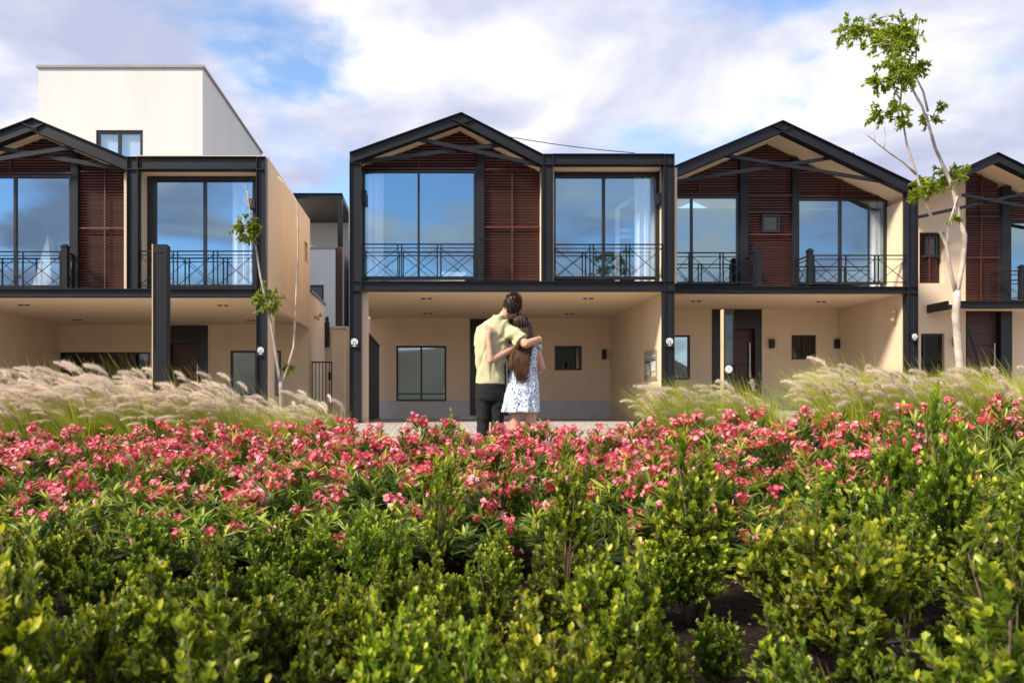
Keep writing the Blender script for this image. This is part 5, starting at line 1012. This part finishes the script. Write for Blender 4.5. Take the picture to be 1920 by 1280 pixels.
# ------------------------------------------------------------------ the two slender trees
def tree(label, Y, limbs, clusters, seed, base, leafL):
    r = np.random.default_rng(seed); g = gh(X(base[0], Y), Y); R = thing('slender_tree', (X(base[0], Y), Y, g), label, 'tree'); b = MB()
    known = []
    for pts, r0, r1, dy in limbs:
        n = len(pts); fine = []; y0 = min(known, key=lambda k: (k[0]-pts[0][0])**2+(k[1]-pts[0][1])**2)[2] if known else Y      # a limb leaves its parent at the parent's depth
        for i in range(n-1):
            for q in (0, .5): fine.append((pts[i][0]*(1-q)+pts[i+1][0]*q, pts[i][1]*(1-q)+pts[i+1][1]*q))
        fine.append(pts[-1]); m = len(fine); known += [(p[0], p[1], y0+dy*(i/(m-1))) for i, p in enumerate(fine)]; P3 = [Vector((X(p[0], Y), y0+dy*(i/(m-1)), Z(p[1], Y)))+Vector((r.normal(0, 1), r.normal(0, 1), 0))*r0*.06*(i > 0) for i, p in enumerate(fine)]; b.tube(P3, [r0+(r1-r0)*i/(m-1) for i in range(m)], 9)
    b.build('trunk', M['bark'], R, True); B = Batch(); tw = MB()
    for cx, cy, rp, dy, nsp in clusters:
        c = np.array([X(cx, Y), min(known, key=lambda k: (k[0]-cx)**2+(k[1]-cy)**2)[2]+dy*.5, Z(cy, Y)]); rad = rp*Y/F
        rad *= 1.18
        for s in range(int(nsp*.76)):        # sprays of feathery leaves
            d = unit(r.normal(0, 1, 3)*np.array([1, 1, .55])); st = c+d*rad*r.uniform(0, .35); en = c+d*rad*r.uniform(.6, 1.1)+np.array([0, 0, -.15*rad]); tw.tube([st, (st+en)/2+np.array([0, 0, .1*rad]), en], [.0045, .003, .0015], 4); n = int(r.integers(18, 28)); q = r.uniform(.1, 1, n); P = st+(en-st)*q[:, None]+np.array([0, 0, 1])*(.4*rad*q*(1-q))[:, None]; ax = unit(en-st); D = ax*.7+r.normal(0, .6, (n, 3))+np.array([0, 0, -.15]); l = leafL*r.uniform(.7, 1.25, n); B.leaves('lance', P, D, np.array([0, 0, 1])+r.normal(0, .45, (n, 3)), l, l*.40, np.clip(r.normal(.55, .22, n), 0, 1))
    tw.build('twigs', M['twig'], R, True)['kind'] = 'stuff'; o = mkobj('crown', B.mesh('crown', LM['tree']), None, R); o['kind'] = 'stuff'
tree('tall pale-barked tree with forked trunk and sparse green crown on the right', 9.5, [
  ([(1800, 790), (1800, 700), (1796, 640), (1792, 590), (1794, 545)], .048, .041, 0), ([(1794, 552), (1808, 490), (1813, 440), (1803, 395), (1795, 350), (1785, 318), (1766, 272), (1756, 230), (1745, 190), (1726, 150), (1710, 112), (1694, 84), (1680, 60)], .030, .007, .25),
  ([(1792, 550), (1778, 500), (1770, 462), (1750, 430), (1730, 400), (1716, 370), (1702, 332), (1682, 280), (1668, 205), (1671, 150), (1674, 112), (1668, 80)], .022, .005, -.3), ([(1702, 334), (1676, 313), (1648, 297), (1620, 278), (1598, 262)], .014, .004, -.1), ([(1771, 462), (1776, 422), (1788, 396), (1800, 366)], .014, .009, .1),
  ([(1755, 200), (1751, 160), (1742, 128), (1747, 60), (1760, -5)], .014, .006, .2), ([(1672, 110), (1640, 103), (1606, 104), (1580, 104)], .010, .003, 0), ([(1720, 125), (1690, 112), (1672, 108)], .012, .006, 0), ([(1668, 200), (1655, 190), (1640, 175)], .010, .004, -.1), ([(1785, 318), (1790, 340), (1820, 325)], .008, .004, 0), ([(1760, 218), (1775, 205), (1790, 190)], .008, .004, 0), ([(1680, 62), (1650, 50), (1610, 40)], .012, .004, 0), ([(1690, 78), (1705, 50), (1715, 25)], .010, .004, 0), ([(1620, 278), (1618, 258), (1622, 245)], .005, .002, 0), ([(1638, 290), (1640, 265), (1638, 250)], .004, .002, 0)],
  [(1612, 38, 34, 0, 26), (1648, 32, 34, .1, 28), (1668, 70, 34, 0, 26), (1704, 40, 30, .1, 26), (1722, 62, 24, .1, 18), (1660, 95, 28, -.1, 24), (1640, 90, 22, .2, 16), (1700, 78, 30, -.1, 24), (1730, 105, 30, .1, 24), (1752, 108, 16, .1, 10), (1706, 136, 28, 0, 20), (1690, 146, 22, 0, 14), (1640, 150, 24, -.1, 22), (1618, 176, 22, -.1, 18), (1652, 172, 18, -.1, 12), (1632, 226, 26, -.1, 20), (1660, 218, 16, -.1, 10), (1670, 244, 16, -.2, 10), (1762, 210, 18, .1, 12), (1784, 192, 10, .1, 7), (1710, 362, 22, -.2, 16), (1698, 378, 14, -.2, 8), (1758, 342, 26, .1, 18), (1795, 322, 26, .1, 18), (1822, 316, 14, .1, 8), (1798, 408, 12, .1, 6), (1750, 10, 12, .1, 5), (1590, 105, 8, 0, 4)], 71, (1800, 790), .056)
tree('thin young tree with two bare stems beside the left house', 9.3, [
  ([(528, 860), (528, 790), (527, 750), (526, 716)], .026, .022, 0), ([(526, 720), (520, 680), (508, 600), (490, 520), (478, 440), (471, 395), (467, 362)], .018, .006, -.1), ([(526, 720), (536, 698), (549, 650), (553, 560), (556, 460), (554, 375), (540, 350), (515, 322)], .016, .005, .2), ([(471, 395), (463, 378), (466, 358), (462, 352)], .006, .003, 0), ([(472, 392), (474, 376), (470, 360)], .004, .002, 0)],
  [(462, 428, 26, -.1, 22), (482, 436, 18, 0, 12), (468, 448, 18, -.1, 12), (490, 555, 26, 0, 16), (512, 560, 24, .1, 16), (504, 578, 22, 0, 14), (540, 690, 13, .1, 10)], 72, (528, 860), .05)

# ------------------------------------------------------------------ litter and hose on the soil
def litter():
    r = np.random.default_rng(9); B = Batch(); n = 11000; Y = r.uniform(1.2, 5.6, n); px = r.uniform(-60, 1980, n); P = np.array([(X(p, y), y, gh(X(p, y), y)+.012) for p, y in zip(px, Y)]); D = r.normal(0, 1, (n, 3))*np.array([1, 1, .25]); U = np.array([0, 0, 1])+r.normal(0, .3, (n, 3)); l = r.uniform(.008, .03, n)
    B.leaves('lance', P, D, U, l, l*r.uniform(.2, .7, n), r.uniform(0, 1, n)**1.8)
    m = 1500; Y = r.uniform(1.4, 5.2, m); px = r.uniform(-60, 1980, m); Pc = np.array([(X(p, y), y, gh(X(p, y), y)+.004) for p, y in zip(px, Y)]); sz = r.uniform(.012, .05, m); B.leaves('bud', Pc, r.normal(0, 1, (m, 3))*np.array([1, 1, .3]), r.normal(0, .4, (m, 3))+np.array([0, 0, 1]), sz, sz*.9, r.uniform(0, .12, m))
    tag(mkobj('leaf_litter', B.mesh('leaf_litter', leafmat('dry_litter', [(0, (.016, .010, .007)), (.3, (.04, .024, .016)), (.8, (.12, .075, .045)), (1, (.30, .21, .14))], .8, .1)), None), 'dry brown leaf litter and mulch bits on the bare soil', 'mulch', kind='stuff')
litter()
for px0, px1, Y, lab in ((560, 780, 3.0, 'short run of thin black drip hose on soil, lower left of centre'), (1640, 1960, 3.35, 'thin black drip hose crossing bare soil at lower right')):
    pts = [(X(p, Y), Y+.03*math.sin(p*.03), gh(X(p, Y), Y)+.022) for p in np.linspace(px0, px1, 14)]; tag(MB().tube(pts, [.008]*14, 8).build('drip_hose', M['hose'], None, True), lab, 'hose')

cb = [(X(945, 23.5)+(X(1190, 23.5)-X(945, 23.5))*t, 23.5, Z(255, 23.5)+(Z(287, 23.5)-Z(255, 23.5))*t-.2*t*(1-t)) for t in np.linspace(0, 1, 12)]
tag(MB().tube(cb, [.012]*12, 6).build('overhead_cable', M['hose'], None, True), 'thin dark cable sagging above the middle house\'s flat roof', 'cable')
